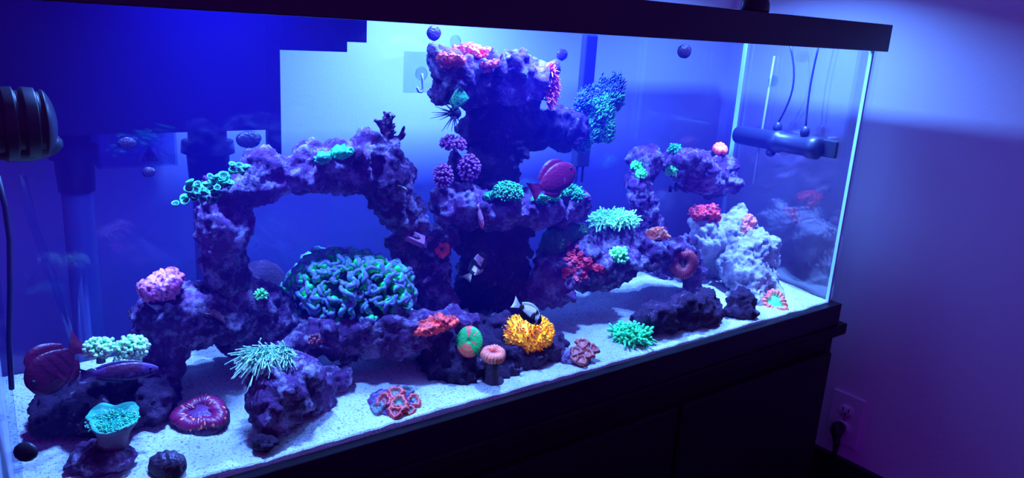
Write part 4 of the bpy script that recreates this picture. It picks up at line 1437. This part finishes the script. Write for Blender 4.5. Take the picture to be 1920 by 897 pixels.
for (yy, bow) in ((.168, -.02), (.108, .004)):
    tt = np.linspace(0, 1, 12)
    pts = np.stack([np.full(12, xc), yy + bow * np.sin(tt * 3.1) * 1.0, z0 + .035 + tt * (.515 - z0 - .035)], -1)
    v, f, _ = tube(pts, .0019, 7)
    obj('cable', v, f, M['black'], t)

# powerhead on the left pane
pl = at(40, 225, .055)
ml = mpp(pl)
t = thing('powerhead', 'large black ribbed powerhead pump before the overflow box', 'pump', pl)
xl = GX0 + GT + .001
span = pl[0] + 58 * ml - xl
prof = []
for k in range(0, 60):
    u = k / 59
    r = (58 + 12 * math.sin(u * math.pi) ** .6) * ml * (1 if u < .8 else math.sqrt(max(0.03, 1 - ((u - .8) / .2) ** 2)))
    r *= 1 - .10 * (math.sin(u * 26) > .55)
    prof.append((u * span, r))
v, f, _ = lathe(prof, (xl, pl[1], pl[2] - 8 * ml), (1, 0, 0), 36)
obj('housing', v, f, M['black'], t)
v, f = ellipsoid((xl + span * .55, pl[1] - 10 * ml, pl[2] - 45 * ml), np.array([span * .5, 0, 0]), np.array([0, 40 * ml, 0]), np.array([0, 0, 32 * ml]))
obj('motor_block', v, f, M['black'], t)

# overflow box outside the back pane
yb0, yb1 = TY1 + .004, TY1 + .10
t = thing('overflow_box', 'big black overflow box behind the back pane', 'box', (-1.18, .36, .36))
v, f = box(-1.36, -1.0, yb0, yb1, .362, .60, .002)
obj('box_body', v, f, M['black'], t, smooth=False)
v, f = box(-1.0, -.982, yb0, yb0 + .012, .318, .60, .001)
obj('side_panel', v, f, M['black'], t, smooth=False)
v, f = box(-.982, -.885, yb0, yb0 + .008, .468, .56, .001)
obj('weir_plate', v, f, M['black'], t, smooth=False)
v, f = box(-.885, -.855, yb0, yb0 + .008, .482, .56, .001)
obj('weir_plate', v, f, M['black'], t, smooth=False)
for k, (pxa, lab, w_) in enumerate(((142, 'black bulkhead fitting with a long grey drain pipe under the overflow box end', 34), (392, 'black bulkhead fitting with drain pipe behind the teal honeycomb cup coral', 38))):
    p = at(pxa, 330, .355)
    m = mpp(p)
    t = thing('drain_pipe', lab, 'pipe', (p[0], .355, ZF + .001))
    z1 = .362
    v, f, _ = lathe([(0, w_ * m * .9), (.018, w_ * m * .9), (.018, w_ * m * 1.2), (.034, w_ * m * 1.25), (.036, w_ * m), (.075, w_ * m * .92), (.076, w_ * m * .7)], (p[0], .355, z1 - .0005), (0, 0, -1), 24)
    obj('bulkhead', v, f, M['black'], t)
    v, f, _ = lathe([(0, w_ * m * .8), (z1 - .076 - ZF - .001, w_ * m * .8)], (p[0], .355, z1 - .076), (0, 0, -1), 20)
    obj('pipe', v, f, M['pvc'], t)
# clear tray hanging under the overflow box
t = thing('acrylic_tray', 'clear acrylic tray hanging under the overflow box', 'tray', (-1.15, .36, .325))
for nm, b in (('panel', (-1.205, -1.12, yb0 + .006, yb0 + .009, .322, .3615)), ('panel', (-1.205, -1.12, yb1 - .003, yb1, .322, .3615)), ('panel', (-1.205, -1.12, yb0 + .009, yb1 - .003, .319, .322)),
              ('panel', (-1.208, -1.205, yb0 + .006, yb1, .319, .3615)), ('panel', (-1.12, -1.117, yb0 + .006, yb1, .319, .3615))):
    v, f = box(*b)
    obj(nm, v, f, M['acrylic'], t, smooth=False)
p = at(281, 296, .345)
m = mpp(p)
p[2] = .3221
v, f, _ = lathe([(0, 15 * m), (4 * m, 14 * m), (26 * m, 1 * m)], p, (0, 0, 1), 14)
tag(obj('cone_plug', v, f, M['black'], origin=p), 'small black cone standing in the clear tray', 'plug')

# small things on the back glass
YB = GY1 - GT
def blob_snail(px, py, rx, rz, lab, y=None, c=(.05, .02, .07)):
    y = YB if y is None else y
    p = at(px, py, y)
    m = mpp(p)
    p = p - np.array([0, 1, 0]) * min(rx, rz) * m * .55
    t = thing('snail', lab, 'snail', p)
    v, f = ellipsoid(p, np.array([rx * m * 1.2, 0, 0]), np.array([0, min(rx, rz) * m * .5, 0]), np.array([0, 0, rz * m]), bump=.08, seed=px)
    obj('shell', v, f, M['polyps'], t, cols=np.tile(c, (len(v), 1)))
    v, f = ellipsoid(p + np.array([0, 1, 0]) * min(rx, rz) * m * .35, np.array([rx * m, 0, 0]), np.array([0, min(rx, rz) * m * .18, 0]), np.array([0, 0, rz * m * .85]))
    obj('foot', v, f, M['polyps'], t, cols=np.tile((.2, .1, .2), (len(v), 1)))
blob_snail(810, 62, 13, 14, 'dark pointed snail on the back glass above the pillar top')
blob_snail(1050, 102, 11, 11, 'round dark snail on the back glass between pillar top and heater')
blob_snail(1278, 96, 15, 13, 'dark snail high on the back glass above the hazy plateau rock')
blob_snail(464, 260, 20, 16, 'dark rough snail under the overflow box by the teal cup coral', c=(.03, .02, .05))
blob_snail(236, 268, 14, 12, 'dark snail on the back glass before the clear tray')
blob_snail(278, 322, 10, 10, 'small dark snail on the back glass under the clear tray')
# suction ring
def suction(px, py, r, lab):
    p = at(px, py, YB)
    m = mpp(p)
    v, f, _ = lathe([(0.0005, r * m), (.002, r * m), (.004, r * m * .7), (.007, r * m * .45), (.010, r * m * .4), (.0105, .0004)], p, (0, -1, 0), 20)
    return tag(obj('suction_cup', v, f, M['acrylic'], origin=p), lab, 'suction cup')
suction(853, 78, 12, 'round clear suction cup on the back glass next to the pointed snail')
# hook plate
p = at(788, 135, YB)
m = mpp(p)
t = thing('hook_plate', 'clear square adhesive plate with a wire hook on the back glass', 'hook', p)
a, b = at(757, 96, YB), at(836, 174, YB)
v, f = box(a[0], b[0], YB - .002, YB - .0005, b[2], a[2])
obj('plate', v, f, M['acrylic'], t, smooth=False)
q = at(788, 138, YB)
v, f, _ = lathe([(.0025, 13 * m), (.004, 13 * m), (.006, 8 * m), (.010, 5 * m)], q, (0, -1, 0), 20)
obj('suction_cup', v, f, M['acrylic'], t)
hk = [at(x, y_, YB - .012) for x, y_ in ((791, 138), (792, 150), (793, 166), (790, 173), (785, 172), (782, 164))]
v, f, _ = tube(hk, 2.6 * m, 7)
obj('wire_hook', v, f, M['pvc'], t)
# hanging probe at the back
t = thing('heater', 'long dark heater hanging on the back glass with two thin prongs', 'heater', at(1080, 310, .275))
a = at(1106, 70, .278)
b = at(1086, 250, .278)
v, f = box(a[0] - .012, a[0] + .014, .272, YB - .002, b[2], .512, .003)
obj('upper_tube', v, f, M['black'], t, smooth=False)
c_ = at(1084, 312, .278)
v, f = box(a[0] - .014, a[0] + .016, .268, YB - .002, c_[2], b[2] + .002, .003)
obj('head_block', v, f, M['black'], t, smooth=False)
for dx in (-.006, .008):
    v, f, _ = tube([(a[0] + dx, .276, c_[2] + .002), (a[0] + dx, .276, c_[2] - .028)], .0022, 7)
    obj('prong', v, f, M['black'], t)
# airline tube and cable at the left
pts = [at(x, y_, .27) for x, y_ in ((40, 330), (62, 420), (92, 500), (112, 560), (136, 640))]
v, f, _ = tube(pts, .0045, 8)
tag(obj('airline_tube', v, f, M['acrylic'], origin=pts[-1]), 'clear airline tube slanting down behind the dark red fish', 'tube')
pts = [at(x, y_, .2) for x, y_ in ((-4, 330), (10, 390), (18, 450), (19, 540), (17, 640), (22, 730))]
v, f, _ = tube(pts, .0028, 8)
tag(obj('pump_cable', v, f, M['black'], origin=pts[-1]), 'black cable running down below the ribbed powerhead pump', 'cable')
# thermometer rod by the end pane
p = at(1448, 150, .25)
t = thing('thermometer', 'thin glass rod with a suction cup by the end pane', 'thermometer', onx(1418, 330, XE - .005))
a, b = onx(1452, 105, XE - .006), onx(1412, 345, XE - .006)
v, f, _ = tube([a, b], .0022, 8)
obj('rod', v, f, M['pvc'], t)
q = onx(1447, 152, XE - .006)
v, f, _ = lathe([(-.0055, .011), (-.004, .011), (0, .007), (.004, .006)], q, (-1, 0, 0), 18)
obj('suction_cup', v, f, M['acrylic'], t)
# front snail / magnet things low at the left
p = onz(322, 893, .062)
m = mpp(p)
t = thing('snail', 'large dark ribbed turbo snail on sand against the front glass', 'snail', p)
p = off_glass(p, 30 * m)
V, F_ = ellipsoid(p + np.array([0, 0, 4 * m]), cr * 36 * m, np.array([cf[0], cf[1], 0]) * 26 * m, np.array([0, 0, 30 * m]), nu=48, nv=20)
V = V + (V - V.mean(0)) * (.05 * np.sin(V[:, 0] * 900))[:, None]
obj('shell', V, F_, M['polyps'], t, cols=np.tile((.06, .03, .10), (len(V), 1)))
p = at(48, 848, .03)
m = mpp(p)
v, f = ellipsoid(p, cr * 24 * m, cf * 8 * m, cu * 19 * m, nu=8, nv=6)
tag(obj('algae_magnet', v, f, M['black'], origin=p), 'dark wedge-shaped cleaning magnet low beside the purple rock tile', 'magnet')
# twigs of algae on sand
# cleaner magnet handle on the top rim
a, b = at(1390, 20, .012), at(1440, 22, .012)
V, F_ = ellipsoid((a + b) / 2 + np.array([0, 0, .004]), np.array([np.linalg.norm(b - a) * .5, 0, 0]), np.array([0, .011, 0]), np.array([0, 0, .026]), nu=24, nv=14)
V[:, 2] = np.maximum(V[:, 2], TH + .0003)
tag(obj('rim_clip', V, F_, M['black'], origin=((a + b) / 2)[:2].tolist() + [TH]), 'rounded black clip sitting on the top rim', 'clip')

# ------------------------------------------------------------------ wall outlet and plug
oy0, oy1, oz0, oz1 = -0.012, 0.060, -0.312, -0.196
oc = np.array([XW, (oy0 + oy1) / 2, (oz0 + oz1) / 2])
t = thing('wall_outlet', 'white double socket plate on the wall beside the stand', 'outlet', (XW, oc[1], oz0))
v, f = box(XW - .006, XW - .0002, oy0, oy1, oz0, oz1, .002)
obj('cover_plate', v, f, M['plate'], t, smooth=False)
for k, dz in enumerate((.0195, -.0195)):
    c = oc + np.array([-.006, 0, dz])
    v, f, _ = lathe([(0, .0172), (.002, .0172), (.0024, .016)], c, (-1, 0, 0), 28)
    v[:, 2] = np.clip(v[:, 2], c[2] - .0145, c[2] + .0145)
    rc = obj('receptacle', v, f, M['plate'], t)
    for dy in (-.0064, .0064):
        vv, ff = box(c[0] - .0028, c[0] - .002, c[1] + dy - .0011, c[1] + dy + .0011, c[2] - .001, c[2] + .0075)
        obj('slot', vv, ff, M['slot'], rc, smooth=False)
    vv, ff, _ = lathe([(.002, .0024), (.0028, .0024)], c - np.array([0, 0, .0065]), (-1, 0, 0), 10)
    obj('ground_hole', vv, ff, M['slot'], rc)
v, f, _ = lathe([(0, .003), (.001, .0028)], oc + np.array([-.006, 0, 0]), (-1, 0, 0), 10)
obj('screw', v, f, M['pvc'], t)
c = oc + np.array([-.0095, 0.004, -.0195])
t = thing('power_plug', 'black right-angled plug with cord in the lower socket', 'plug', c)
v, f, _ = tube([c, c + np.array([-.010, 0, 0]), c + np.array([-.018, -.002, -.003]), c + np.array([-.021, -.006, -.016])], [.013, .0145, .014, .009], 14)
obj('plug_body', v, f, M['black'], t)
pts = [c + np.array(q) for q in ((-.021, -.006, -.014), (-.021, -.009, -.03), (-.019, -.008, -.05), (-.012, 0.0, -.066), (-.008, .012, -.085), (-.010, .02, -.14))]
v, f, _ = tube(pts, [.0085, .007, .005, .0035, .003, .003], 10)
obj('cord', v, f, M['black'], t)
